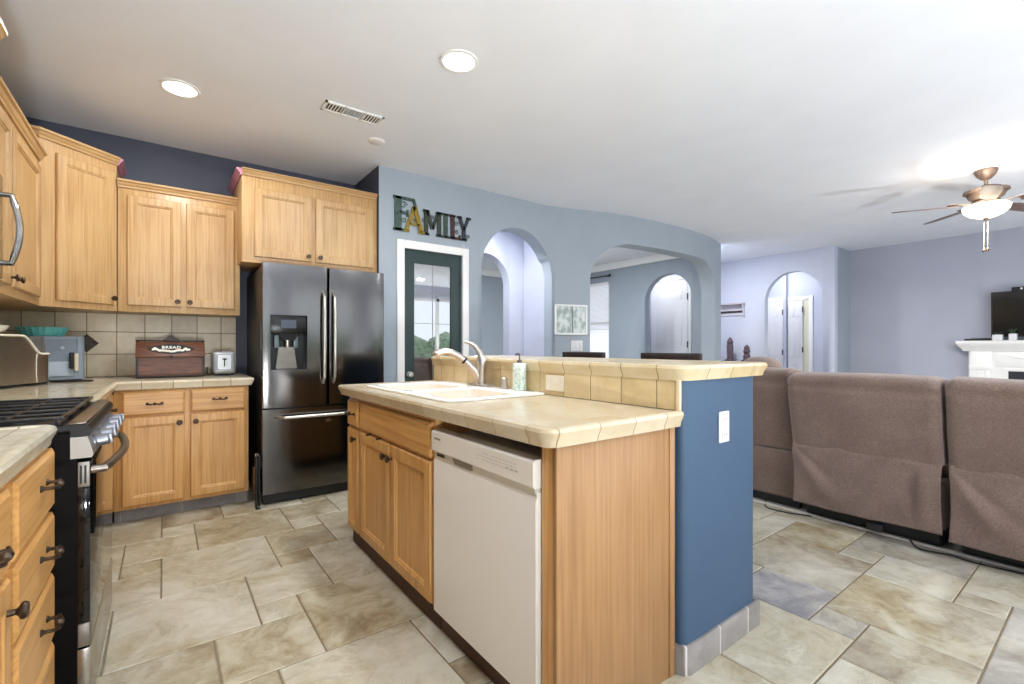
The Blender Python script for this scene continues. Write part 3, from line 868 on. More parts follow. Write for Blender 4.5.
# microwave
mw = thing('microwave', 'over the range microwave with curved dark handle at the left picture edge', 'microwave', (-.50, 1.885, 1.385), R(90))
MB().box(.0, W, .02, .405, 0, .435, bevel=.003).build('body', steel, mw)
md = MB().box(.004, .60, .0, .022, .03, .43, bevel=.004).build('door', black_gloss, mw)
MB().box(.605, W, .0, .022, .03, .43, bevel=.004).build('control_panel', steel, mw)
MB().box(.0, W, .002, .03, .0, .027, bevel=.003).build('vent_rail', steel, mw)
pts = [(.69, .0, .345), (.69, -.035, .345)] + [(.69, -.035 - .022 * math.sin(PI * t / 10), .345 - .26 * t / 10) for t in range(1, 10)] + [(.69, -.035, .085), (.69, .0, .085)]
MB().tube(pts, .011, 10).build('handle', steel, md)

# ------------------------------------------------------------------ island
IX = .88; IY0 = .965; IY1 = 2.77
isl = thing('island_cabinet', 'oak kitchen island cabinet with sink doors and a plain end panel', 'cabinet', (IX, IY1, 0), R(-90))
LW = IY1 - IY0   # local x: 0 at far end -> LW at near end ; local y = depth toward bar
def ly(y): return IY1 - y
mbx = MB()
mbx.box(0, ly(1.685), 0, .56, .10, .872, bevel=.002)
mbx.build('cabinet_body', oakl_v, isl)
MB().box(ly(1.028), LW - .0145, 0, .56, .10, .872).build('side_filler', oakl_v, isl)
MB().box(ly(1.685), ly(1.028), .30, .56, .10, .872).build('gap_shade_panel', gap_shade_m, isl)  # near-black colour stands in for the shade in the dishwasher gap
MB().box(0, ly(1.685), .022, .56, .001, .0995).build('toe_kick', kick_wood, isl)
MB().box(LW - .014, LW, -.0, .525, .001, .872, bevel=.001).build('end_panel', oak_panel, isl)
MB().box(LW - .010, LW + .004, .525, .556, .001, .872, bevel=.002).build('corner_strip', oak_panel, isl)
MB().box(LW - .010, LW + .003, -.003, .012, .001, .872, bevel=.002).build('corner_strip', oak_panel, isl)
front(isl, 'drawer', ly(2.752), ly(2.575), .70, .845, oakl_h, hw='pull', hwpos=(ly(2.665), .772))
front(isl, 'door', ly(2.752), ly(2.575), .112, .685, oakl_v, hw='knob', hwpos=(ly(2.605), .635), frame=.04)
front(isl, 'false_front', ly(2.545), ly(1.70), .70, .845, oakl_h)
front(isl, 'door', ly(2.545), ly(2.13), .112, .685, oakl_v, hw='knob', hwpos=(ly(2.155), .625))
front(isl, 'door', ly(2.115), ly(1.70), .112, .685, oakl_v, hw='knob', hwpos=(ly(2.09), .625))
for y in (2.42, 2.28): MB().box(ly(y) - .008, ly(y) + .008, -.026, -.0, .682, .692, bevel=.003).build('door_hook', bronze, isl)
# dishwasher
dw = thing('dishwasher', 'white built in dishwasher in the island', 'dishwasher', (.862, 1.668, 0), R(-90))
DW = .632
MB().box(.01, DW - .01, .04, .55, .09, .80).build('tub', white_pl, dw)
mb = MB()
mb.prism([(0, .105), (0, .70), (.006, .712), (.006, .725), (.04, .725), (.04, .105)], 0, DW, 'x')
ddo = mb.build('door', white_app, dw)
MB().prism([(-.002, .738), (-.010, .745), (-.010, .815), (-.004, .822), (.04, .822), (.04, .738)], 0, DW, 'x').build('control_panel', white_app, dw)
MB().prism([(.0065, .712), (-.001, .740), (.03, .742), (.03, .712)], .004, DW - .004, 'x').build('handle_strip', grey_strip, dw)
MB().prism([(.15, .737), (.29, .737), (.285, .716), (.165, .716)], -.0015, .012, 'y').build('handle_pocket', base('pocket_shade', (120, 114, 98), .5), dw)
for z in (.724, .731): MB().box(.03, .085, -.003, .003, z, z + .0028).build('vent_slot', black_mat, dw)
pr = MB(); rx = random.Random(2)
for r in range(3):
    for k in range(12):
        if rx.random() < .75 or r == 1:
            x = .33 + k * .019; pr.box(x, x + .012, -.0108, -.0101, .795 - r * .011, .797 - r * .011)
for k in range(3):
    x = .50 + k * .024; pr.box(x, x + .014, -.0108, -.0101, .772, .778)
pr.build('button_marks', base('button_grey', (186, 181, 170), .5), dw)
lg = MB()
for k in range(7): lg.box(.022 + k * .0075, .022 + k * .0075 + .0052, -.0108, -.0101, .789, .797 if k % 2 else .7955)
lg.build('brand_mark', base('logo_grey', (120, 116, 112), .5), dw)
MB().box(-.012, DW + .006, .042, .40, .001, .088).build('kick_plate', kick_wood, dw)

# island countertop with sink hole
IC0, IC1 = .845, 1.445
SX0, SX1, SY0, SY1 = .935, 1.375, 1.665, 2.575   # hole
mb = MB()
mb.box(IC0, SX0, .955, 2.775, .873, ct); mb.box(SX1, IC1, .955, 2.775, .873, ct)
mb.box(SX0, SX1, .955, SY0, .873, ct); mb.box(SX0, SX1, SY1, 2.775, .873, ct)
mb.sweep([(IC1 - .002, .955), (IC0 + .030, .955), (IC0 + .0185, .9573), (IC0 + .0088, .9638), (IC0 + .0023, .9735), (IC0, .985), (IC0, 2.775), (IC1 - .002, 2.775)][::-1], [(o_, z_) for o_, z_ in nose(ct)])
icm = mb.build('countertop', countm); tag(icm, 'cream tiled island countertop around the white sink', 'countertop')
# sink
sk = thing('kitchen_sink', 'white double bowl drop in sink in the island', 'sink', (1.155, 2.12, ct))
def rr_(x0, x1, y0, y1, z, r=.03, n=5):
    pts = []
    for cx, cy, a0 in ((x1 - r, y1 - r, 0), (x0 + r, y1 - r, 90), (x0 + r, y0 + r, 180), (x1 - r, y0 + r, 270)):
        for k in range(n + 1):
            a = R(a0 + 90 * k / n); pts.append((cx + r * math.cos(a), cy + r * math.sin(a), z))
    return pts
mb = MB()
ox0, ox1, oy0, oy1 = -.245, .285, -.48, .48
b1 = (-.19, .165, .02, .43); b2 = (-.19, .165, -.43, -.02)
# rim top with two holes: build as strips between outline and holes
z = .012
mb.loft([rr_(ox0, ox1, oy0, oy1, .0015, .035), rr_(ox0, ox1, oy0, oy1, .008, .035), rr_(ox0 + .008, ox1 - .008, oy0 + .008, oy1 - .008, z, .03)], cap=False)
def deck(x0, x1, y0, y1): mb.quad([(x0, y0, z), (x1, y0, z), (x1, y1, z), (x0, y1, z)])
# deck plates
ix0, ix1, iy0, iy1 = ox0 + .008, ox1 - .008, oy0 + .008, oy1 - .008
outer = rr_(ix0, ix1, iy0, iy1, z, .03)
f_in = [(b1[0], b1[3]), (b1[1], b1[3])]
def bowl(b):
    mb.loft([rr_(b[0] - .012, b[1] + .012, b[2] - .012 + (.0), b[3] + .012, z, .06), rr_(b[0], b[1], b[2], b[3], z - .008, .055), rr_(b[0] + .01, b[1] - .01, b[2] + .01, b[3] - .01, -.12, .05), rr_(b[0] + .04, b[1] - .04, b[2] + .04, b[3] - .04, -.175, .04)], cap=False)
    mb.quad([]) if False else None
bm_ = mb.bm
def plate():
    # triangulated fill between outer boundary and the two hole boundaries
    vs = [bm_.verts.new(p) for p in outer]
    es = [bm_.edges.new((vs[i], vs[(i + 1) % len(vs)])) for i in range(len(vs))]
    for b in (b1, b2):
        ring = [bm_.verts.new(p) for p in rr_(b[0] - .012, b[1] + .012, b[2] - .012, b[3] + .012, z, .06)]
        es += [bm_.edges.new((ring[i], ring[(i + 1) % len(ring)])) for i in range(len(ring))]
    bmesh.ops.triangle_fill(bm_, use_beauty=True, use_dissolve=False, edges=es)
plate()
for b in (b1, b2):
    mb.loft([rr_(b[0] - .012, b[1] + .012, b[2] - .012, b[3] + .012, z, .06), rr_(b[0], b[1], b[2], b[3], z - .008, .055), rr_(b[0] + .01, b[1] - .01, b[2] + .01, b[3] - .01, -.12, .05), rr_(b[0] + .04, b[1] - .04, b[2] + .04, b[3] - .04, -.175, .04), rr_(b[0] + .12, b[1] - .12, b[2] + .12, b[3] - .12, -.18, .04)], cap=False)
    c = ((b[0] + b[1]) / 2, (b[2] + b[3]) / 2)
    mb.quad([(b[0] + .12, b[2] + .12, -.18), (b[1] - .12, b[2] + .12, -.18), (b[1] - .12, b[3] - .12, -.18), (b[0] + .12, b[3] - .12, -.18)])
bmesh.ops.remove_doubles(bm_, verts=bm_.verts[:], dist=1e-5)
mb.build('basin', porcelain, sk)
for b in (b1, b2):
    c = ((b[0] + b[1]) / 2, (b[2] + b[3]) / 2)
    MB().lathe([(.001, -.178), (.03, -.178), (.032, -.174), (.04, -.176), (.04, -.1795)], 20, (c[0], c[1], 0)).build('drain', chrome, sk)
# faucet
fz = ct + .0125
fa = thing('faucet', 'brushed nickel pull out kitchen faucet behind the sink', 'faucet', (1.395, 2.14, fz))
MB().loft([rr_(-.03, .03, -.125, .125, .0, .028), rr_(-.03, .03, -.125, .125, .006, .028), rr_(-.022, .022, -.11, .11, .011, .02)]).build('base_plate', chrome, fa)
MB().tube([(0, 0, .008), (0, -.002, .05), (0, -.006, .10), (0, -.004, .14), (-.002, .006, .17)], [.027, .024, .023, .025, .020], 16).build('body', chrome, fa)
# spout reaching toward camera-left along +y (far) and over the sink
sp = [(-.004, .002, .035), (-.035, .018, .085), (-.075, .040, .132), (-.11, .058, .165), (-.145, .076, .184), (-.175, .092, .188), (-.20, .105, .180)]
MB().tube(sp, [.020, .020, .019, .018, .018, .019, .020], 14).build('spout', chrome, fa)
MB().tube([(-.077, .041, .134), (-.084, .045, .141)], .0205, 14).build('spout_ring', black_mat, fa)
MB().tube([(-.198, .104, .181), (-.216, .113, .172), (-.222, .117, .166)], [.022, .024, .019], 14).build('spray_head', chrome, fa)
MB().tube([(-.001, .0, .14), (-.004, .008, .18), (-.016, .03, .212), (-.036, .055, .232), (-.058, .08, .240)], [.020, .018, .014, .010, .006], 12).build('lever', chrome, fa)
ag = thing('air_gap', 'small chrome cylinder on the sink deck between faucet and soap bottle', 'air gap', (1.395, 1.925, fz))
MB().lathe([(.001, 0), (.022, 0), (.022, .004), (.018, .006), (.018, .052), (.014, .056), (.001, .056)], 18).build('cap', chrome, ag)
sb = thing('soap_bottle', 'pale green soap dispenser bottle with a dark pump', 'soap bottle', (1.40, 1.805, fz))
bottle_m = noisy('speckled_pale_green', (222, 234, 226), (170, 198, 186), 70, .3, lo=.52, hi=.62)
MB().lathe([(.001, 0), (.030, 0), (.0335, .004), (.0335, .128), (.030, .134), (.012, .135), (.001, .135)], 26).build('bottle', bottle_m, sb)
pm = MB().lathe([(.001, .1352), (.012, .1352), (.012, .148), (.006, .150), (.004, .152), (.004, .178), (.001, .178)], 14)
pm.tube([(0, 0, .176), (-.006, .008, .178), (-.014, .018, .174)], [.006, .006, .004], 8)
pm.build('pump', base('pump_grey', (96, 92, 90), .3, .8), sb)

# ------------------------------------------------------------------ bar wall + bar top
BX0, BX1, BY0, BY1 = 1.452, 1.965, .937, 2.80
def rounded_rect(x0, x1, y0, y1, r, n=6):
    return [(p[0], p[1]) for p in rr_(x0, x1, y0, y1, 0, r, n)]
bw = MB().prism(rounded_rect(BX0, BX1, BY0, BY1, .028), 0.0, 1.034).build('bar_wall', bluewall)
tag(bw, 'slate blue painted half wall at the end of the island under the raised bar', 'half wall')
pth = [(BX0 + .0, BY0 + .06), (BX0, BY0 + .028), (BX0 + .0085, BY0 + .0085), (BX0 + .028, BY0), (BX1 - .0, BY0), (BX1, BY0), (BX1, BY1)]
pth = [(BX0 - .001, BY0 + .06), (BX0, BY0 + .028), (BX0 + .0085, BY0 + .0085), (BX0 + .028, BY0), (BX1, BY0), (BX1, BY1)]
bb = MB().sweep(pth[::1][::-1], [(0, .0005), (-.012, .0005), (-.012, .098), (-.009, .103), (0, .103)]).build('tile_baseboard', slate_base)
tag(bb, 'grey slate tile baseboard around the foot of the blue half wall', 'baseboard')
o = MB().box(1.445, 1.4515, .962, BY1, ct + .002, 1.034).build('bar_backsplash', barbs)
MB().box(1.440, 1.4515, .945, .962, ct + .0, 1.034, bevel=.003).build('edge_tile', base('edge_tile_glaze', (226, 208, 172), .25), o)
tag(o, 'short row of tan tiles between the island counter and the raised bar', 'backsplash')
bt = 1.084
mb = MB(); mb.box(1.45, 1.992, .935, 2.80, 1.0345, bt)
mb.sweep([(1.45, 2.80), (1.45, .965), (1.4523, .9535), (1.4588, .9438), (1.4685, .9373), (1.48, .935), (1.992, .935), (1.992, 2.80)][::-1][::-1], nose(bt), closed=False)
mb.sweep([(1.992, 2.80), (1.45, 2.80)], nose(bt))
o = mb.build('raised_counter', barm); tag(o, 'long raised bar top with cream tiles and rounded edge', 'bar top')
def plate_(name, label, loc, rz, w_, h_, kind='outlet', mat=white_pl):
    t = thing(name, label, kind, loc, rz)
    MB().box(-w_ / 2, w_ / 2, -.006, 0, -h_ / 2, h_ / 2, bevel=.003).build('cover_plate', mat, t)
    return t
t = plate_('wall_outlet', 'white vertical outlet high on the end of the blue half wall', (1.710, BY0 - .0005, .846), 0, .072, .118)
for z in (-.028, .028):
    s = MB().box(-.017, .017, -.009, -.005, z - .014, z + .014, bevel=.003).build('socket', white_pl, t)
    for dx_ in (-.006, .006): MB().box(dx_ - .001, dx_ + .001, -.0095, -.0085, z - .004, z + .005).build('slot', black_mat, s)
t = plate_('wall_outlet', 'ivory sideways outlet set in the bar backsplash behind the soap bottle', (1.4445, 1.594, .984), R(-90), .122, .072, mat=ivory)
s = MB().box(-.032, .032, -.009, -.005, -.017, .017, bevel=.003).build('socket', ivory, t)

# ------------------------------------------------------------------ counter clutter
def rounded_rect_(x0, x1, y0, y1, r, n=6): return [(p[0], p[1]) for p in rr_(x0, x1, y0, y1, 0, r, n)]
# stainless appliance with swooping top
sa = thing('countertop_appliance', 'stainless kitchen appliance with ivory swooping top edge and clear lid', 'kitchen appliance', (-.535, 3.955, ct + .004), R(64))
poly = []
def swoop(x):
    # x from -.62 to 0 ; high on the left
    t = (x + .23) / .14
    t = min(max(t, 0), 1); t = t * t * (3 - 2 * t)
    return .285 - .105 * t
xs = [-.60 + .60 * k / 40 for k in range(41)]
prof_ = [(x, swoop(x)) for x in xs]
def body_poly(off): return [(-.60, .012), (0, .012)] + [(x, z_ + off) for x, z_ in reversed(prof_)]
DP = .16
plan = [(x, 0.0) for x in [-.46 + .40 * k / 30 for k in range(31)]] + [(-.06 + .06 * math.sin(R(9 * k)), .06 - .06 * math.cos(R(9 * k))) for k in range(1, 11)] + [(0, DP)]
mbp = MB()
mbp.loft([[(x, y, .012) for x, y in plan], [(x, y, swoop(x)) for x, y in plan]], closed=False, cap=False)
for (xa, ya), (xb, yb) in zip(plan[:-2], plan[1:-1]): mbp.quad([(xa, ya, swoop(xa)), (xb, yb, swoop(xb)), (xb, DP, swoop(xb)), (xa, DP, swoop(xa))])
mbp.quad([(-.46, 0, .012), (-.46, DP, .012), (-.46, DP, swoop(-.46)), (-.46, 0, swoop(-.46))])
bmesh.ops.remove_doubles(mbp.bm, verts=mbp.bm.verts[:], dist=1e-5)
mbp.build('body', noisy('polished_steel', (214, 206, 188), (200, 190, 170), 8, .3, 1), sa)
MB().prism([(x, z_) for x, z_ in [(-.455, .014), (-.01, .014)] + [(x, swoop(x) - .002) for x in (0, -.06, -.10, -.14, -.18, -.22, -.26, -.455)]], DP - .004, DP, 'y').build('rear_panel', steel, sa)
prof_ = [(x, y, swoop(x)) for x, y in plan[:-1]]
MB().tube([(x, y - .001, z_) for x, y, z_ in prof_], .0065, 8).build('edge_trim', ivory, sa)
MB().prism(rounded_rect_(-.455, -.004, .004, DP - .004, .05), 0, .013).build('base', black_mat, sa)
MB().tube([(-.13, -.003, .182), (-.136, -.003, .15), (-.136, -.003, .06), (-.13, -.003, .015)], .003, 6).build('side_seam', ivory, sa)
MB().prism([(-.23, .288), (-.03, .282), (-.02, .19), (-.08, .19), (-.14, .22)], .03, .14, 'y').build('lid', paleglass, sa)
# air fryer
af = thing('air_fryer', 'blue grey air fryer with a cream handled basket in the counter corner', 'air fryer', (-.585, 4.36, ct + .004), R(14))
MB().prism(rounded_rect(-.135, .135, -.13, .13, .035), .006, .29).build('body', grey_pl, af)
MB().prism(rounded_rect(-.10, .098, -.137, -.02, .015), .05, .275).build('front_panel', base('fryer_panel_grey', (116, 128, 140), .4), af)
MB().prism(rounded_rect(-.10, .08, -.143, -.10, .01), .03, .125).build('basket', grey_pl2, af)
MB().box(.052, .078, -.170, -.138, .075, .185, bevel=.008).build('handle', black_mat, af)
MB().box(.072, .094, -.182, -.152, .060, .180, bevel=.009).build('handle_grip', base('cream_grip', (216, 202, 178), .4), af)
MB().lathe([(.001, -.141), (.011, -.141), (.011, -.136), (.001, -.136)], 16, (.02, 0, .215), 'y').build('dial', base('dial_grey', (176, 186, 194), .3), af)
MB().box(-.12, .12, -.11, .11, 0, .008).build('base', black_mat, af)
# teal bowl
mbw = MB(); rings = []
for r, z_ in ((.001, .006), (.105, .0), (.118, .004), (.134, .030), (.150, .060), (.146, .061), (.130, .032), (.112, .010), (.001, .010)):
    ring = []
    for k in range(72):
        a = 2 * PI * k / 72; q = .84 * r * (1 + (.03 if r > .11 else 0) * (1 if k % 3 == 0 else 0))
        ring.append((q * math.cos(a), q * math.sin(a), z_))
    rings.append(ring)
mbw.loft(rings)
o = mbw.build('fluted_bowl', teal, loc=(-.640, 4.33, ct + .2945)); tag(o, 'teal fluted bowl resting on top of the air fryer', 'bowl')
mbw = MB().lathe([(.001, .0), (.06, .0), (.095, .02), (.11, .045), (.106, .045), (.09, .024), (.001, .008)], 36)
o = mbw.build('shallow_bowl', porcelain, loc=(-.775, 3.64, ct + .296)); tag(o, 'white shallow bowl at the left picture edge on the stainless appliance', 'bowl')
# cable loop on the counter
pts = [(-.47 + .10 * math.cos(a / 24 * 2 * PI), 4.09 + .05 * math.sin(a / 24 * 2 * PI), ct + .006) for a in range(24)]
o = MB().tube(pts, .0045, 6, closed=True).build('power_cord', black_mat); tag(o, 'loop of black cord on the counter in front of the air fryer', 'cord')
# bread box
bx = thing('bread_box', 'dark brown wooden bread box with a slanted lid and painted sign', 'bread box', (.048, 4.215, ct + .0042))
def side(y0=0): return [(.0, .0), (.0, .160), (.085, .262), (.20, .262), (.20, .0)]
MB().prism([(.012, .012), (.012, .155), (.09, .25), (.19, .25), (.19, .012)], -.19, .19, 'x').build('body', bread_wood, bx)
for s in (-1, 1):
    x = s * .196
    MB().prism(side(), x - .008, x + .008, 'x').build('side_panel', bread_dark, bx)
MB().box(-.205, .205, -.006, .205, .0, .012, bevel=.003).build('base', bread_dark, bx)
lm = Matrix.Translation((0, .0, .150)) @ Matrix.Rotation(math.atan2(.102, .085), 4, 'X')
ll = math.hypot(.102, .085)
lid = MB().box(-.206, .206, -.008, ll + .0, 0, .012, bevel=.003, mat=lm).build('lid', bread_wood, bx)
MB().box(-.208, .208, .078, .205, .262, .272, bevel=.003).build('top_board', bread_dark, bx)
pk = [(-.055, .272), (.055, .272), (.02, .298), (.010, .310), (-.010, .310), (-.02, .298)]
MB().prism(pk, .09, .10, 'y').build('crest', bread_dark, bx)
# plaque on lid
def oval(rx_, rz_, n=40):
    return [((rx_ * (1 + .05 * math.cos(6 * a)) * math.cos(a)), rz_ * (1 + .12 * math.cos(4 * a)) * math.sin(a)) for a in [2 * PI * k / n for k in range(n)]]
pq = MB()
pq.prism(oval(.135, .043), .012, .015)
pq.transform(lm @ Matrix.Translation((0, .062, 0))).build('plaque', black_mat, bx)
ql = MB(); r9 = random.Random(9)
for k in range(24):
    x = -.105 + .21 * k / 23; yy = -.012 - .010 * abs(math.cos(x * 30)) + r9.uniform(-.003, .003)
    if abs(x) > .075: yy = r9.uniform(-.012, .008)
    ql.lathe([(.001, .0155), (.0105, .0155), (.008, .018), (.001, .018)], 8, (x, yy, 0))
ql.transform(lm @ Matrix.Translation((0, .062, 0))).build('painted_flowers', white_paint, bx)
def text(body, size, mat, parent, M_, ext=.0012, name='lettering', off=0):
    cu = bpy.data.curves.new(name, 'FONT'); cu.body = body; cu.size = size; cu.extrude = ext; cu.align_x = 'CENTER'; cu.align_y = 'CENTER'; cu.offset = off
    cu.materials.append(mat); cu.space_character = 1.15
    tmp = bpy.data.objects.new('tmp', cu); me = bpy.data.meshes.new_from_object(tmp); bpy.data.objects.remove(tmp)
    o_ = bpy.data.objects.new(name, me); C.objects.link(o_); o_.parent = parent; o_.matrix_local = M_
    return o_
text('BREAD', .034, white_paint, bx, lm @ Matrix.Translation((0, .074, .0165)), off=.0008)
kl = MB().lathe([(.001, 0), (.008, 0), (.010, -.008), (.001, -.014)], 12, (0, -.006, .152), 'y').build('knob', bread_dark, bx)
# toaster
to = thing('toaster', 'small pale grey toaster turned end on beside the bread box', 'toaster', (.383, 4.27, ct + .0042))
MB().box(-.074, .074, -.01, .25, .008, .185, bevel=.030, seg=5).build('body', base('toaster_shell', (196, 200, 204), .3, .2), to)
MB().box(-.062, .062, 0, .24, 0, .010).build('base', black_mat, to)
e = MB().prism([(p[0], p[1]) for p in rr_(-.05, .05, .04, .165, 0, .014)], -.0115, -.009, 'y').build('end_panel', base('toaster_end_grey', (108, 116, 124), .35, .3), to)
MB().prism([(p[0], p[1]) for p in rr_(-.045, .045, .045, .160, 0, .012)], -.0125, -.0105, 'y').build('end_plate', base('toaster_end_pale', (206, 210, 212), .3, .2), to)
MB().box(-.004, .004, -.014, -.012, .068, .128).build('lever_slot', black_mat, to)
MB().box(-.014, .014, -.030, -.012, .122, .132, bevel=.003).build('lever', black_mat, to)
MB().box(.014, .026, -.020, -.0115, .085, .100, bevel=.003).build('button', white_pl, to)
for x in (-.022, .022): MB().box(x - .010, x + .010, .03, .21, .1845, .1862).build('bread_slot', black_mat, to)
o = MB().tube([(.30, 4.30, ct + .008), (.285, 4.27, ct + .008), (.272, 4.30, ct + .008), (.280, 4.36, ct + .008), (.285, 4.5, ct + .02), (.29, 4.56, ct + .06)], .003, 6).build('power_cord', black_mat); tag(o, 'thin dark cord rising behind the toaster', 'cord')

# ------------------------------------------------------------------ pantry door
struct_c = MB()
for a, b, z0, z1 in ((1.672, 1.742, 0, 2.118), (2.348, 2.418, 0, 2.118), (1.742, 2.348, 2.045, 2.118)):
    struct_c.box(a, b, YW - .016, YW + .0, z0, z1, bevel=.004)
struct(struct_c.build('trim_4', white_trim))
pd = thing('door_1', None, None); pd['kind'] = 'structure'; pd['label'] = 'dark green pantry door with a long glass panel'
pd.location = (1.745, YW + .02, 0)
DWd = .60
m2 = MB(); gx0, gx1, gz0, gz1 = .105, .49, .26, 1.925
m2.box(0, gx0, 0, .035, .008, 2.04); m2.box(gx1, DWd, 0, .035, .008, 2.04); m2.box(gx0, gx1, 0, .035, .008, gz0); m2.box(gx0, gx1, 0, .035, gz1, 2.04)
m2.build('door_frame', green_door, pd)
gl = MB().box(gx0, gx1, .012, .018, gz0, gz1).build('glass_pane', pane_m, pd)
m3 = MB(); m3.tube([((gx0 + gx1) / 2, .010, gz0), ((gx0 + gx1) / 2, .010, gz1)], .003, 6)
for k in range(1, 6): z = gz0 + (gz1 - gz0) * k / 6; m3.tube([(gx0, .010, z), (gx1, .010, z)], .0022, 6)
m3.build('glazing_bars', lead, gl)
MB().lathe([(.001, -.05), (.022, -.048), (.026, -.036), (.018, -.022), (.010, -.018), (.010, -.006), (.026, -.004), (.026, 0), (.001, 0)], 22, (.055, 0, .90), 'y').build('door_knob', base('pale_knob', (186, 186, 178), .3, .4), pd)
for z in (.30, 1.05, 1.80): MB().box(DWd - .004, DWd + .006, -.006, .004, z - .045, z + .045, bevel=.002).build('hinge', pewter, pd)
# pantry shelves
for k, z in enumerate((.5, .9, 1.3, 1.7, 2.1)):
    o = MB().box(1.63, 2.44, 4.62, 4.94, z, z + .02).build('pantry_shelf', white_trim); tag(o, 'white pantry shelf behind the green door, %s' % ('lowest', 'second from the bottom', 'middle', 'second from the top', 'topmost')[k], 'shelf', 'pantry shelves')

# ------------------------------------------------------------------ FAMILY sign
sg = thing('word_sign', 'painted metal FAMILY word sign above the green door', 'sign', (1.635, YW - .004, 2.195))
def stroke(mb, p, q, w0, w1=None, y0=-.014, y1=0):
    w1 = w1 or w0
    w0 *= 1.22; w1 *= 1.22
    p = Vector(p); q = Vector(q); d = (q - p).normalized(); n = Vector((-d.y, d.x))
    pts = [p + n * w0 / 2, p - n * w0 / 2, q - n * w1 / 2, q + n * w1 / 2]
    mb.prism([tuple(v) for v in pts], y0, y1, 'y')
def spiral(mb, c, r, turns=1.4, a0=0, sgn=1, t=.0035):
    pts = []
    for k in range(20):
        u = k / 19; a = a0 + sgn * turns * 2 * PI * u; q = r * (1 - .8 * u)
        pts.append((c[0] + q * math.cos(a), -.006, c[1] + q * math.sin(a)))
    mb.tube(pts, t, 6)
sgm = {k: noisy('sign_' + k, c1, c2, 40, .5, .3, bs=.3, bscale=80) for k, (c1, c2) in dict(
    green=((74, 98, 90), (44, 60, 54)), gold=((158, 134, 44), (118, 96, 28)), olive=((66, 74, 62), (42, 48, 40)),
    jade=((80, 100, 88), (50, 64, 54)), maroon=((86, 56, 58), (54, 34, 36)), slate=((64, 70, 76), (40, 44, 50))).items()}
m = MB(); Hf = .305
stroke(m, (.045, .0), (.045, Hf), .052); stroke(m, (.0, .010), (.095, .010), .02); stroke(m, (.0, Hf - .010), (.19, Hf - .010), .02)
stroke(m, (.19, Hf), (.225, Hf - .09), .022, .014); stroke(m, (.06, .165), (.135, .165), .02); stroke(m, (.135, .135), (.135, .195), .014)
spiral(m, (.10, .235), .035, 1.3, 0, 1); spiral(m, (.095, .10), .028, 1.3, 1, -1)
m.build('letter_F', sgm['green'], sg)
m = MB()
stroke(m, (.12, .01), (.20, .235), .026); stroke(m, (.20, .235), (.27, .01), .036); stroke(m, (.15, .075), (.25, .075), .018)
stroke(m, (.095, .008), (.15, .008), .018); stroke(m, (.235, .008), (.30, .008), .018); spiral(m, (.20, .11), .018)
o = m.build('letter_A', sgm['gold'], sg); o.location = (0, -.006, 0)
m = MB(); X = .30; Hm = .228
stroke(m, (X + .02, .0), (X + .02, Hm), .032); stroke(m, (X + .155, 0), (X + .155, Hm), .034); stroke(m, (X + .03, Hm), (X + .085, .06), .030); stroke(m, (X + .085, .06), (X + .145, Hm), .024)
for x in (X + .02, X + .155): stroke(m, (x - .03, .008), (x + .03, .008), .018); stroke(m, (x - .03, Hm - .008), (x + .03, Hm - .008), .018)
spiral(m, (X + .085, .17), .02); spiral(m, (X + .0, .13), .022, 1.2, 2)
m.build('letter_M', sgm['olive'], sg)
m = MB(); X = .525
stroke(m, (X, 0), (X, Hm), .034); stroke(m, (X - .036, .008), (X + .036, .008), .018); stroke(m, (X - .036, Hm - .008), (X + .036, Hm - .008), .018)
m.build('letter_I', sgm['jade'], sg)
m = MB(); X = .60
stroke(m, (X, 0), (X, Hm), .034); stroke(m, (X - .03, Hm - .008), (X + .03, Hm - .008), .018); stroke(m, (X - .03, .009), (X + .085, .009), .02); stroke(m, (X + .08, 0), (X + .08, .045), .014)
spiral(m, (X + .05, .07), .022, 1.3, 1); spiral(m, (X + .045, .15), .026, 1.3, 0)
m.build('letter_L', sgm['maroon'], sg)
m = MB(); X = .725
stroke(m, (X, 0), (X, .11), .032); stroke(m, (X, .10), (X - .05, Hm), .028); stroke(m, (X, .10), (X + .055, Hm), .024)
stroke(m, (X - .035, .008), (X + .035, .008), .018); stroke(m, (X - .075, Hm - .008), (X - .02, Hm - .008), .018); stroke(m, (X + .03, Hm - .008), (X + .08, Hm - .008), .018)
spiral(m, (X + .045, .04), .024, 1.3, 0)
m.build('letter_Y', sgm['slate'], sg)

# ------------------------------------------------------------------ picture and switch on the pier between arches
def wall_pt(x):
    for a, b in zip(path[:-1], path[1:]):
        if a[0] <= x <= b[0]:
            t = (x - a[0]) / (b[0] - a[0]); return a[1] + (b[1] - a[1]) * t, math.atan2(b[1] - a[1], b[0] - a[0])
pa = (3.535, wall_pt(3.535)[0]); pb = (3.935, wall_pt(3.935)[0])
rzp = math.atan2(pb[1] - pa[1], pb[0] - pa[0]); pw = math.hypot(pb[0] - pa[0], pb[1] - pa[1])
pc = thing('framed_picture', 'white framed landscape picture on the pier between the two arches', 'picture', (pa[0] + .002, pa[1] - .008, 1.29), rzp)
f = MB(); ph = .345; t_ = .02
f.box(0, pw, -.018, 0, 0, t_, bevel=.002); f.box(0, pw, -.018, 0, ph - t_, ph, bevel=.002); f.box(0, t_, -.018, 0, t_, ph - t_); f.box(pw - t_, pw, -.018, 0, t_, ph - t_)
f.build('frame', white_trim, pc)
pm_ = noisy('picture_print', (204, 212, 210), (150, 162, 158), 11, .12, stretch=(1.6, 1, .9), lo=.42, hi=.6); MB().box(t_, pw - t_, -.010, -.004, t_, ph - t_).build('print', pm_, pc)
MB().box(pw * .52, pw * .52 + .012, -.0115, -.0095, t_, ph - t_).build('painted_trunk', base('print_dark', (70, 74, 76), .3), pc)
y_, a_ = wall_pt(3.82)
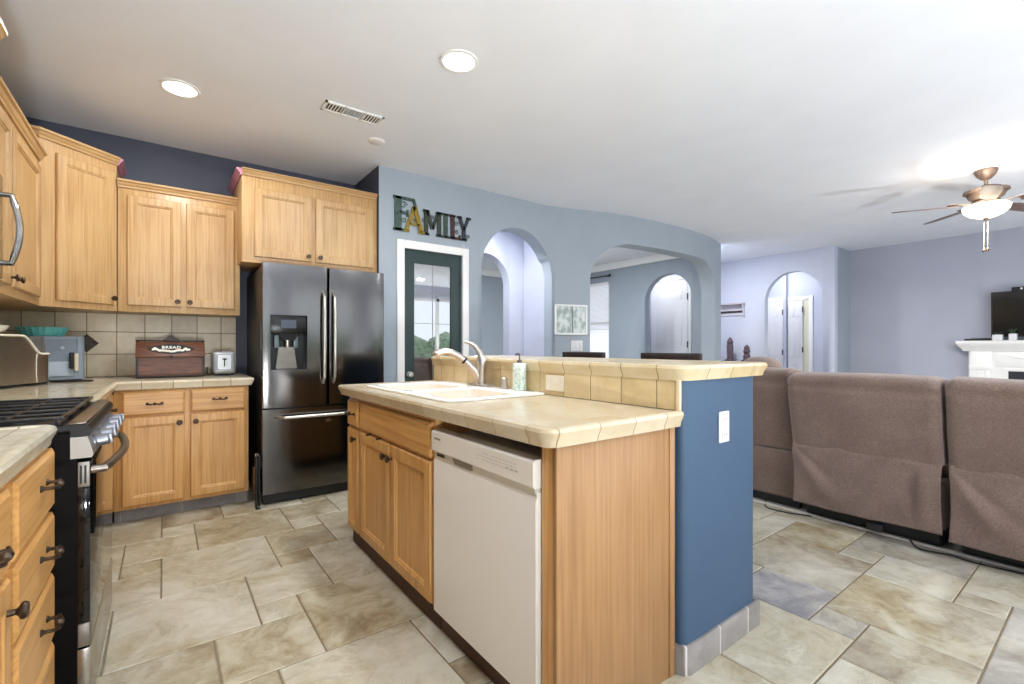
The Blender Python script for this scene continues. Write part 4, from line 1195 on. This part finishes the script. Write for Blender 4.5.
t = plate_('light_switch', 'white switch plate under the framed picture', (3.815, y_ - .003, 1.165), a_, .155, .12, 'light switch')
for k in (-.048, 0, .048): MB().box(k - .015, k + .015, -.0095, -.005, -.032, .032, bevel=.002).build('rocker', white_pl, t)

# ------------------------------------------------------------------ doors & window beyond
def six_panel(name, label, loc, rz, w_=.79, h_=2.03, mat=white_door):
    t = thing(name, None, None, loc, rz); t['kind'] = 'structure'; t['label'] = label
    mb = MB(); mb.box(0, w_, 0, .036, .005, h_)
    mg, gp = min(.11, w_ * .14), min(.05, w_ * .06)
    cols = [(mg, w_ / 2 - gp), (w_ / 2 + gp, w_ - mg)]
    k_ = min(1, w_ / .7)
    rows = [(.22, h_ * .42), (h_ * .48, h_ * .80), (h_ * .85, h_ * .95)]
    for a, b in cols:
        for c, d in rows:
            mb.loft([rect(a, b, c, d, 0, -.0005), rect(a, b, c, d, .006 * k_, -.008), rect(a, b, c, d, .014 * k_, -.002), rect(a, b, c, d, .04 * k_, -.008), rect(a, b, c, d, .045 * k_, -.008)])
    mb.build('door_leaf', mat, t)
    return t
# casing helper along x-facing walls (face toward -x): boxes in world
d3 = six_panel('door_2', 'white six panel front door seen through the small dining arch', (7.86, 5.82, 0), R(-90), .82, 2.42)
MB().lathe([(.001, -.06), (.024, -.058), (.028, -.044), (.012, -.03), (.012, 0), (.001, 0)], 18, (.07, 0, 1.0), 'y').build('door_knob', black_mat, d3)
for z in (.3, 1.2, 2.1): MB().box(.815, .835, -.012, .0, z - .06, z + .06).build('hinge', pewter, d3)
struct(MB().box(7.86, 7.90, 4.93, 4.995, 0, 2.50, bevel=.004).build('trim_5', white_trim))
struct(MB().box(7.86, 7.90, 4.995, 5.83, 2.43, 2.50, bevel=.004).build('trim_6', white_trim))
d4 = six_panel('door_3', 'white six panel door at the left inside the far arch', (9.555, 4.76, 0), R(-90), .72, 2.03)
for z in (.3, 1.05, 1.82): MB().box(.71, .73, -.012, .0, z - .05, z + .05).build('hinge', pewter, d4)
struct(MB().box(9.58, 9.60, 4.0, 4.045, 0, 2.10, bevel=.004).build('trim_7', white_trim))
struct(MB().box(9.57, 9.60, 4.0, 4.78, 2.04, 2.11, bevel=.004).build('trim_8', white_trim))
d5 = six_panel('door_4', 'white door standing ajar at the right inside the far arch', (9.53, 3.935, 0), R(-84), .24, 2.02)
struct(MB().box(9.588, 9.599, 3.60, 3.95, 0, 2.03).build('wall_bedroom', cream_door))
struct(MB().box(9.575, 9.60, 3.53, 3.598, 0, 2.10, bevel=.003).build('trim_9', white_trim))
struct(MB().box(9.575, 9.60, 3.60, 3.95, 2.035, 2.10, bevel=.003).build('trim_10', white_trim))
for z in (.35, 1.10, 1.85): MB().box(.236, .256, -.010, .0, z - .05, z + .05).build('hinge', pewter, d5)
# window with blinds in the dining wall
wn = thing('window_1', None, None, (WX, 5.98, 0)); wn['kind'] = 'structure'; wn['label'] = 'tall dining room window with white blinds'
f = MB()
for a, b, c, d in ((0, .77, .85, .90), (0, .77, 2.35, 2.40), (0, .04, .85, 2.40), (.73, .77, .85, 2.40), (0, .77, 1.60, 1.64)): f.box(.02, .10, a, b, c, d)
f.build('window_frame', white_trim, wn)
f = MB()
for k in range(38):
    z = 1.50 + k * .0235
    f.box(.0, .022, .03, .74, -.0008, .0008, mat=Matrix.Translation((.0, 0, z)) @ Matrix.Rotation(R(28), 4, 'Y'))
f.box(-.004, .03, .02, .75, 2.36, 2.395); f.box(.0, .02, .03, .74, 1.478, 1.492)
f.build('blind', white_trim, wn)
MB().box(.09, .094, .04, .73, .90, 2.35).build('pane', emis('daylight_glow_pane', (236, 240, 250), .35), wn)  # pane glows in place of the daylight outside
cr = thing('curtain_rod', 'dark curtain rod with a ball finial above the dining window', 'curtain rod', (WX - .08, 5.93, 2.50))
MB().tube([(0, 0, 0), (0, .98, 0)], .012, 10).build('rod', bed_black, cr)
MB().lathe([(.001, -.06), (.022, -.045), (.028, -.025), (.016, -.004), (.013, 0)], 14, (0, 0, 0), 'y').build('finial', bed_black, cr)
MB().box(-.01, .078, .05, .065, -.01, .01).build('bracket', bed_black, cr)

# ------------------------------------------------------------------ bar stools
def stool(loc, label):
    t = thing('bar_stool', label, 'bar stool', loc, 0, 'bar stools tucked at the raised bar')
    mb = MB()
    mb.box(.17, .20, -.20, .20, 1.065, 1.115, bevel=.006).build('top_rail', bed_black, t)
    for s in (-.18, .18): MB().box(.17, .195, s - .018, s + .018, 0.0005, 1.07, bevel=.004).build('leg', bed_black, t)
    for s in (-.18, .18): MB().box(-.20, -.17, s - .018, s + .018, 0.0005, .70, bevel=.004).build('leg', bed_black, t)
    MB().box(-.21, .20, -.21, .21, .70, .745, bevel=.012).build('seat', base('stool_seat', (50, 40, 36), .6), t)
    for k in (-.10, 0, .10): MB().box(.178, .19, k - .02, k + .02, .745, 1.066).build('back_slat', bed_black, t)
    for z in (.25,): MB().box(-.195, .19, -.185, -.17, z, z + .03).build('stretcher', bed_black, t); MB().box(-.195, .19, .17, .185, z, z + .03).build('stretcher', bed_black, t)
    return t
stool((2.19, 1.625, 0), 'espresso bar stool nearer the end of the bar, only its top rail showing')
stool((2.19, 2.33, 0), 'espresso bar stool behind the soap bottle end of the bar, only its top rail showing')

# ------------------------------------------------------------------ sofa
sf = thing('sectional_sofa', 'brown tweed reclining sectional sofa seen from behind', 'sofa', (3.45, .6, 0))
def sect_back(y0, y1, x_top=-.15, x_mid=-.06, zf=.50, zt=.985, name='backrest', th=.25, sag=.0, seed=1):
    """upper back panel, local frame; y0<y1"""
    n1, n2 = 26, 24
    rd_ = random.Random(seed); ph_ = rd_.random() * 6
    def prof(v):
        # v 0 bottom rear -> over the top -> front
        if v < .62:
            t = v / .62; z = zf + (zt - .045 - zf) * t
            x = x_mid + (x_top - x_mid) * t - .010 * math.sin(PI * t)
            return x, z
        t = (v - .62) / .38; a = PI * t
        cx = x_top + th / 2; return cx - th / 2 * math.cos(a), zt - .045 + .048 * math.sin(a) ** .7
    def fn(u, v):
        x, z = prof(v); y = y0 + (y1 - y0) * u
        e = min(u, 1 - u) * (y1 - y0)
        x += .020 * max(0, 1 - e / .03) ** 2
        z -= .018 * max(0, 1 - e / .04) ** 2 * (1 if v > .5 else 0)
        if .52 < v < .60: x += .007 * math.sin((v - .52) / .08 * PI)
        x += .0035 * math.sin(9 * y + ph_) * math.sin(5 * v) + .002 * math.sin(31 * y + 14 * v + ph_)
        z += .004 * math.sin(7 * y + ph_) * (1 if v > .6 else 0)
        return (x, y, z)
    mb = MB().grid(n1, n2 * 2, fn)
    # side closing faces + bottom front
    for u in (0, 1):
        pts = [fn(u, v / (n2 * 2)) for v in range(n2 * 2 + 1)]
        mb.quad(pts + [(pts[-1][0], pts[-1][1], zf)]) if False else mb.bm.faces.new([mb.bm.verts.new(p) for p in pts + [(pts[-1][0], pts[-1][1], zf)]])
    a = fn(0, 1); b = fn(1, 1)
    mb.quad([a, b, (b[0], b[1], zf), (a[0], a[1], zf)])
    bmesh.ops.remove_doubles(mb.bm, verts=mb.bm.verts[:], dist=1e-5)
    return mb.build(name, sofa_m, sf, smooth=60)
def flap(y0, y1, x_top=-.062, x_bot=-.045, zt=.515, zb=.115, seed=1):
    rd_ = random.Random(seed); p1, p2 = rd_.random() * 6, rd_.random() * 6
    W_ = y1 - y0
    def fn(u, v):
        # v 0 top 1 bottom
        y = y0 + W_ * u
        x = x_top + (x_bot - x_top) * v
        # corner pulled folds (radiating from the far upper corner u=1)
        d = math.hypot((1 - u) * W_, (v) * .4) + 1e-3; ang_ = math.atan2(v * .4, (1 - u) * W_ + .02)
        x -= .020 * math.exp(-((ang_ - 1.0) / .18) ** 2) * math.exp(-((d - .22) / .16) ** 2)
        x += .012 * math.exp(-((ang_ - .72) / .12) ** 2) * math.exp(-((d - .22) / .16) ** 2)
        x -= .024 * math.exp(-((u - .10) / .05) ** 2) * math.sin(PI * min(v * 1.0, 1)) ** 1.5
        x += .012 * math.exp(-((u - .17) / .04) ** 2) * math.sin(PI * v)
        x -= .010 * math.sin(PI * v) * math.sin(PI * u)
        x += .003 * math.sin(14 * u + 9 * v + p1) + .002 * math.sin(25 * u - 14 * v + p2)
        y += .012 * (u - .5) * -2 * math.sin(PI * v) * .6
        z = zt + (zb - zt) * v + .006 * math.sin(5 * u + p1) * v
        if v < .04: x += .006
        return (x, y, z)
    mb = MB().grid(60, 40, fn)
    o_ = mb.build('back_flap', sofa_m, sf, smooth=60)
    md_ = o_.modifiers.new('thick', 'SOLIDIFY'); md_.thickness = .008; md_.offset = 0
    return o_
# local y = world y - .6
sect_back(.015, .775, seed=2); flap(.02, .772, seed=4)
sect_back(-.765, -.005, seed=3); flap(-.76, -.008, zb=.10, seed=8, x_bot=-.06)
# left fixed module (further back)
sect_back(.82, 1.62, x_top=.02, x_mid=.11, zf=.42, zt=1.0, seed=6)
MB().box(.105, .16, .815, 1.62, .07, .415, bevel=.02, seg=3).build('rear_panel', sofa_m, sf)
MB().box(.12, .75, .80, 1.62, .015, .075).build('plinth', black_mat, sf)
MB().box(.14, 1.00, .80, 1.62, .075, .44, bevel=.03, seg=3).build('seat_base', sofa_m, sf)
for a, b in ((.02, .77), (-.76, -.01)):
    MB().box(.02, .90, a, b, .12, .40, bevel=.02).build('seat_base', sofa_m, sf)
    MB().box(.12, .92, a, b, .38, .50, bevel=.04, seg=3).build('seat_cushion', sofa_m, sf)
    m = MB(); m.box(.085, .70, a + .03, b - .03, .016, .10)
    m.box(.03, .09, a + .03, b - .03, .05, .10)
    m.build('recliner_mechanism', black_mat, sf)
MB().box(.0, .045, .30, .38, .035, .08, bevel=.004).build('motor_box', base('motor_dark', (44, 44, 46), .5), sf)
MB().box(.10, .95, -.99, -.77, .05, .66, bevel=.05, seg=3).build('armrest', sofa_m, sf)
# return run of the sectional: its rounded back rises beyond the corner
def puff(y0, y1, x0_, x1_, z0, z1):
    return MB().box(x0_, x1_, y0, y1, z0, z1, bevel=.13, seg=6)
puff(1.27, 1.60, .74, 1.10, .40, 1.06).build('backrest', sofa_m, sf)
MB().box(.76, 2.2, 1.64, 1.95, .05, .60, bevel=.04, seg=3).build('armrest', sofa_m, sf)
MB().box(.80, 2.2, .90, 1.62, .05, .44, bevel=.04, seg=3).build('seat_base', sofa_m, sf)
# floor cords
o = MB().tube(catmull([(3.55, 1.62, .02), (3.50, 1.60, .006), (3.44, 1.55, .006), (3.45, 1.42, .006), (3.50, 1.32, .006), (3.52, 1.25, .006)], 6), .004, 6).build('power_cord', black_mat); tag(o, 'short black cord curling on the tiles by the blue half wall side of the sofa', 'cord')
o = MB().tube(catmull([(3.50, .78, .02), (3.42, .72, .010), (3.455, .60, .008), (3.44, .50, .008), (3.46, .36, .008), (3.50, .22, .008), (3.52, .0, .008)], 6), .005, 6).build('power_cord', black_mat); tag(o, 'long black cord along the carpet edge under the right sofa section', 'cord')
pts = [(3.36 + .022 * math.cos(k / 16 * 2 * PI), .292 + .018 * math.sin(k / 16 * 2 * PI), .009) for k in range(16)]
o = MB().tube(pts, .006, 8, closed=True).build('rubber_ring', black_mat); tag(o, 'small dark ring lying on the tiles at the right picture edge', 'ring')

# ------------------------------------------------------------------ figures on a console in the hall
cs = thing('console_table', 'dark console table in the hall carrying two dark figures', 'console table', (8.22, 4.20, 0))
MB().box(-.18, .18, -.26, .40, .865, .90, bevel=.004).build('table_top', bed_black, cs)
for a in (-.16, .16):
    for b in (-.23, .37): MB().box(a - .02, a + .02, b - .02, b + .02, .0005, .865).build('leg', bed_black, cs)
figm = noisy('carved_dark_wood', (96, 78, 88), (60, 48, 56), 20, .6)
f1 = MB().lathe([(.001, 0), (.09, 0), (.09, .02), (.058, .03), (.052, .06), (.056, .28), (.046, .30), (.055, .33), (.045, .37), (.02, .41), (.001, .43)], 16)
o = f1.build('carved_figure', figm, loc=(8.2, 4.36, .9005)); tag(o, 'tall dark carved figure on the hall console, left of the pair', 'figurine')
f1 = MB().lathe([(.001, 0), (.09, 0), (.085, .025), (.055, .03), (.06, .09), (.042, .13), (.058, .17), (.042, .22), (.048, .24), (.022, .28), (.001, .29)], 16)
o = f1.build('carved_figure', figm, loc=(8.2, 4.06, .9005)); tag(o, 'shorter dark carved figure on the hall console, right of the pair', 'figurine')
# wall coat shelf
ch = thing('coat_shelf', 'white wall shelf with a dark rail of hooks in the hall', 'coat rack', (8.428, 4.22, 1.90))
MB().box(-.14, 0, -.02, .50, .02, .045, bevel=.003).build('shelf_board', base('greige_board', (170, 162, 166), .5), ch)
MB().box(-.02, 0, 0, .48, -.17, .02).build('back_board', base('shelf_back', (206, 202, 210), .5), ch)
MB().prism([(0, -.22), (-.02, -.20), (-.03, -.10), (-.12, .02), (0, .02)], -.015, .005, 'y').build('bracket', base('bracket_grey', (196, 192, 200), .5), ch)
MB().box(-.03, -.018, .02, .46, -.125, -.085).build('hook_rail', base('rail_dark', (70, 60, 66), .5), ch)
for k in range(5): MB().tube([(-.03, .06 + k * .09, -.10), (-.055, .06 + k * .09, -.115), (-.06, .06 + k * .09, -.09)], .006, 6).build('hook', black_mat, ch)

# ------------------------------------------------------------------ fireplace mantel, TV
fp = thing('fireplace_mantel', 'white fireplace mantel with fluted pilasters and a swag frieze', 'fireplace', (9.099, 0, 0))
mp_ = MB()
mp_.box(-.16, 0, -.55, 1.36, .0005, 1.10)
mp_b = mp_.build('surround', white_trim, fp)
MB().sweep([(0, -.60), (-.165, -.60), (-.165, 1.40), (0, 1.40)][::-1], [(0, 1.09), (.02, 1.10), (.028, 1.13), (.05, 1.15), (.075, 1.19), (.08, 1.20), (.08, 1.235), (0, 1.235)]).build('cornice', white_trim, fp)
MB().box(-.18, 0, -.62, 1.42, 1.19, 1.238, bevel=.004).build('mantel_shelf', white_trim, fp)
for yc in (1.24, -.43):
    p_ = MB()
    p_.box(-.19, -.15, yc - .10, yc + .10, .0005, 1.09, bevel=.004)
    p_.box(-.20, -.15, yc - .11, yc + .11, .84, .90, bevel=.004)
    for k in range(4): p_.box(-.197, -.188, yc - .065 + k * .036, yc - .05 + k * .036, .12, .82, bevel=.002)
    p_.build('pilaster', white_trim, fp)
p_ = MB(); p_.box(-.172, -.155, -.30, 1.10, .885, 1.06, bevel=.004)
pts = [(-.178, 1.0 - 1.2 * t, 1.04 - .10 * math.sin(PI * t)) for t in [k / 20 for k in range(21)]]
p_.tube(pts, [.006 + .012 * math.sin(PI * k / 20) for k in range(21)], 8)
p_.build('frieze', white_trim, fp)
MB().box(-.168, -.158, -.20, .98, .10, .83).build('firebox_opening', base('firebox_dark', (40, 44, 50), .3), fp)
o_ = MB(); o_.box(-.176, -.160, -.24, 1.02, .83, .862, bevel=.003); o_.box(-.176, -.160, .98, 1.02, .03, .83); o_.box(-.176, -.160, -.24, -.20, .03, .83); o_.build('opening_frame', white_trim, fp)
tv = thing('television', 'black flat screen television standing on the mantel', 'television', (8.99, .60, 1.239))
MB().box(-.03, .02, -.50, .545, .045, .65, bevel=.004).build('bezel', base('tv_bezel', (26, 26, 26), .4), tv)
MB().box(-.032, -.028, -.485, .53, .06, .635).build('screen', base('tv_screen', (22, 22, 20), .12), tv)
MB().box(-.06, .06, -.15, .15, .0, .01, bevel=.002).build('stand', black_mat, tv)
MB().box(-.0, .02, -.04, .04, .008, .06).build('stand_neck', black_mat, tv)
o = thing('camera_bar', 'small black camera bar clipped on the top of the television', 'camera', (8.985, .865, 1.8895))
MB().box(-.03, .03, -.09, .09, .0, .05, bevel=.006).build('housing', black_mat, o)
MB().lathe([(.001, -.032), (.012, -.032), (.012, -.029), (.001, -.029)], 14, (0, .0, .026), 'x').build('lens', white_pl, o)
o = MB().box(8.90, 9.0, 1.12, 1.40, 1.239, 1.262, bevel=.006)
for k in range(6): o.box(8.89 + .01 * k, 8.93 + .01 * k, 1.14 + .035 * k, 1.165 + .035 * k, 1.255, 1.272, bevel=.004)
o = o.build('streaming_box', black_mat); tag(o, 'low dark clutter at the left end of the mantel shelf', 'media box')
plantm = noisy('dark_leaf', (52, 78, 54), (30, 46, 34), 40, .6)
for y_p, hh, lab in ((1.075, .075, 'square white pot with a low plant on the mantel, left of the two'), (.935, .085, 'white pot with a spiky plant on the mantel, right of the two')):
    t = thing('potted_plant', lab, 'potted plant', (8.905, y_p, 1.2395), 0, 'little potted plants on the mantel')
    MB().prism([(p[0], p[1]) for p in rr_(-.04, .04, -.05 if hh < .08 else -.038, .05 if hh < .08 else .038, 0, .012)], 0, hh).build('pot', white_pl, t)
    lf = MB(); r5 = random.Random(int(y_p * 100))
    for k in range(22):
        a = r5.random() * 6.28; r_ = .035 + .02 * r5.random(); z_ = .018 + (.05 if hh > .08 else .015) * r5.random()
        lf.tube([(0.01 * math.cos(a), .01 * math.sin(a), hh - .003), (r_ * .6 * math.cos(a), r_ * .6 * math.sin(a), hh + z_), (r_ * math.cos(a), r_ * math.sin(a), hh + z_ * .9)], [.004, .005, .001], 5)
    lf.build('leaves', plantm, t)

# ------------------------------------------------------------------ ceiling fan
fn_ = thing('ceiling_fan', 'bronze ceiling fan with five blades and a lit bowl light', 'ceiling fan', (5.913, .787, H))
fb = noisy('fan_bronze', (118, 100, 88), (88, 74, 64), 30, .45, .4)
bowl_m = emis('lit_frosted_bowl', (255, 240, 214), 5.0)
MB().lathe([(.001, -.001), (.080, -.001), (.080, -.012), (.064, -.05), (.035, -.082), (.018, -.09), (.001, -.09)], 30).build('canopy', fb, fn_)
MB().lathe([(.014, -.085), (.014, -.16), (.001, -.16)], 14).build('downrod', fb, fn_)
MB().lathe([(.001, -.155), (.04, -.156), (.09, -.165), (.125, -.19), (.132, -.215), (.115, -.25), (.08, -.275), (.06, -.285), (.001, -.285)], 34).build('motor_housing', fb, fn_)
MB().lathe([(.135, -.178), (.150, -.182), (.154, -.20), (.135, -.21), (.13, -.20)], 34, cap=False).build('housing_ring', fb, fn_)
MB().lathe([(.001, -.285), (.10, -.285), (.10, -.315), (.001, -.315)], 24).build('light_kit_collar', fb, fn_)
MB().lathe([(.145, -.315), (.160, -.33), (.150, -.365), (.115, -.40), (.06, -.425), (.001, -.432)], 34).build('glass_bowl', bowl_m, fn_)
MB().lathe([(.001, -.430), (.018, -.430), (.014, -.45), (.001, -.455)], 12).build('finial', fb, fn_)
bl_m = noisy('blade_brown', (116, 96, 88), (92, 74, 68), 5, .4, stretch=(2, 20, 20))
for k in range(5):
    a = R(119 + 72 * k)
    M_ = Matrix.Rotation(a, 4, 'Z')
    b = MB(); pts = []
    outl = [(.21, -.045), (.30, -.058), (.50, -.066), (.62, -.064), (.665, -.045), (.68, 0), (.665, .045), (.62, .064), (.50, .066), (.30, .058), (.21, .045)]
    b.prism(outl, -.004, .004)
    b.transform(M_ @ Matrix.Translation((0, 0, -.305)) @ Matrix.Rotation(R(-12), 4, 'X'))
    bo = b.build('blade', bl_m, fn_)
    c_ = MB(); c_.box(.08, .26, -.018, .018, -.012, -.006, bevel=.002); c_.box(.20, .27, -.035, .035, -.008, -.004)
    c_.transform(M_ @ Matrix.Translation((0, 0, -.288)) @ Matrix.Rotation(R(6), 4, 'X')).build('blade_bracket', fb, bo)
for s in (-.012, .014):
    pc_ = MB().tube([(s, s, -.44), (s, s, -.705)], .0016, 5).build('pull_chain', base('chain', (112, 102, 86), .7), fn_)
    MB().lathe([(.001, -.735), (.012, -.73), (.012, -.715), (.004, -.70), (.001, -.70)], 12, (s, s, 0)).build('pull_knob', bronze, pc_)
l = area('lamp', (0, 0, -.47), (0, 0, 0), .4, .4, 65, (1, .93, .84), 'DISK'); l.parent = fn_
ul = bpy.data.lights.new('uplight', 'POINT'); ul.energy = 14; ul.color = (1, .9, .78); ul.shadow_soft_size = .12
ulo = bpy.data.objects.new('uplight', ul); C.objects.link(ulo); ulo.parent = fn_; ulo.location = (-.28, -.05, -.22)

# stands for the added fill lights, unseen behind the camera
for k, (x, y) in enumerate(FILL_XY):
    t = thing('fill_lamp', ('added fill lamp aimed up, unseen behind the camera by the cooking wall', 'added fill lamp aimed up, unseen behind the camera on the kitchen side', 'added fill lamp aimed up, unseen behind the camera in the middle of the room', 'added fill lamp aimed up, unseen by the garden doors of the living side')[k], 'floor lamp', (x, y, .016 if x > 3.5 else .0005), 0, 'added fill lamps')
    MB().lathe([(.001, 0), (.15, 0), (.15, .015), (.02, .03), (.001, .03)], 28).build('base', pewter, t)
    MB().lathe([(.012, .03), (.012, .36), (.001, .36)], 12).build('pole', pewter, t)
    MB().lathe([(.02, .36), (.12, .38), (.20, .45), (.196, .45), (.115, .39), (.001, .375)], 28).build('lamp_shade', pewter, t)
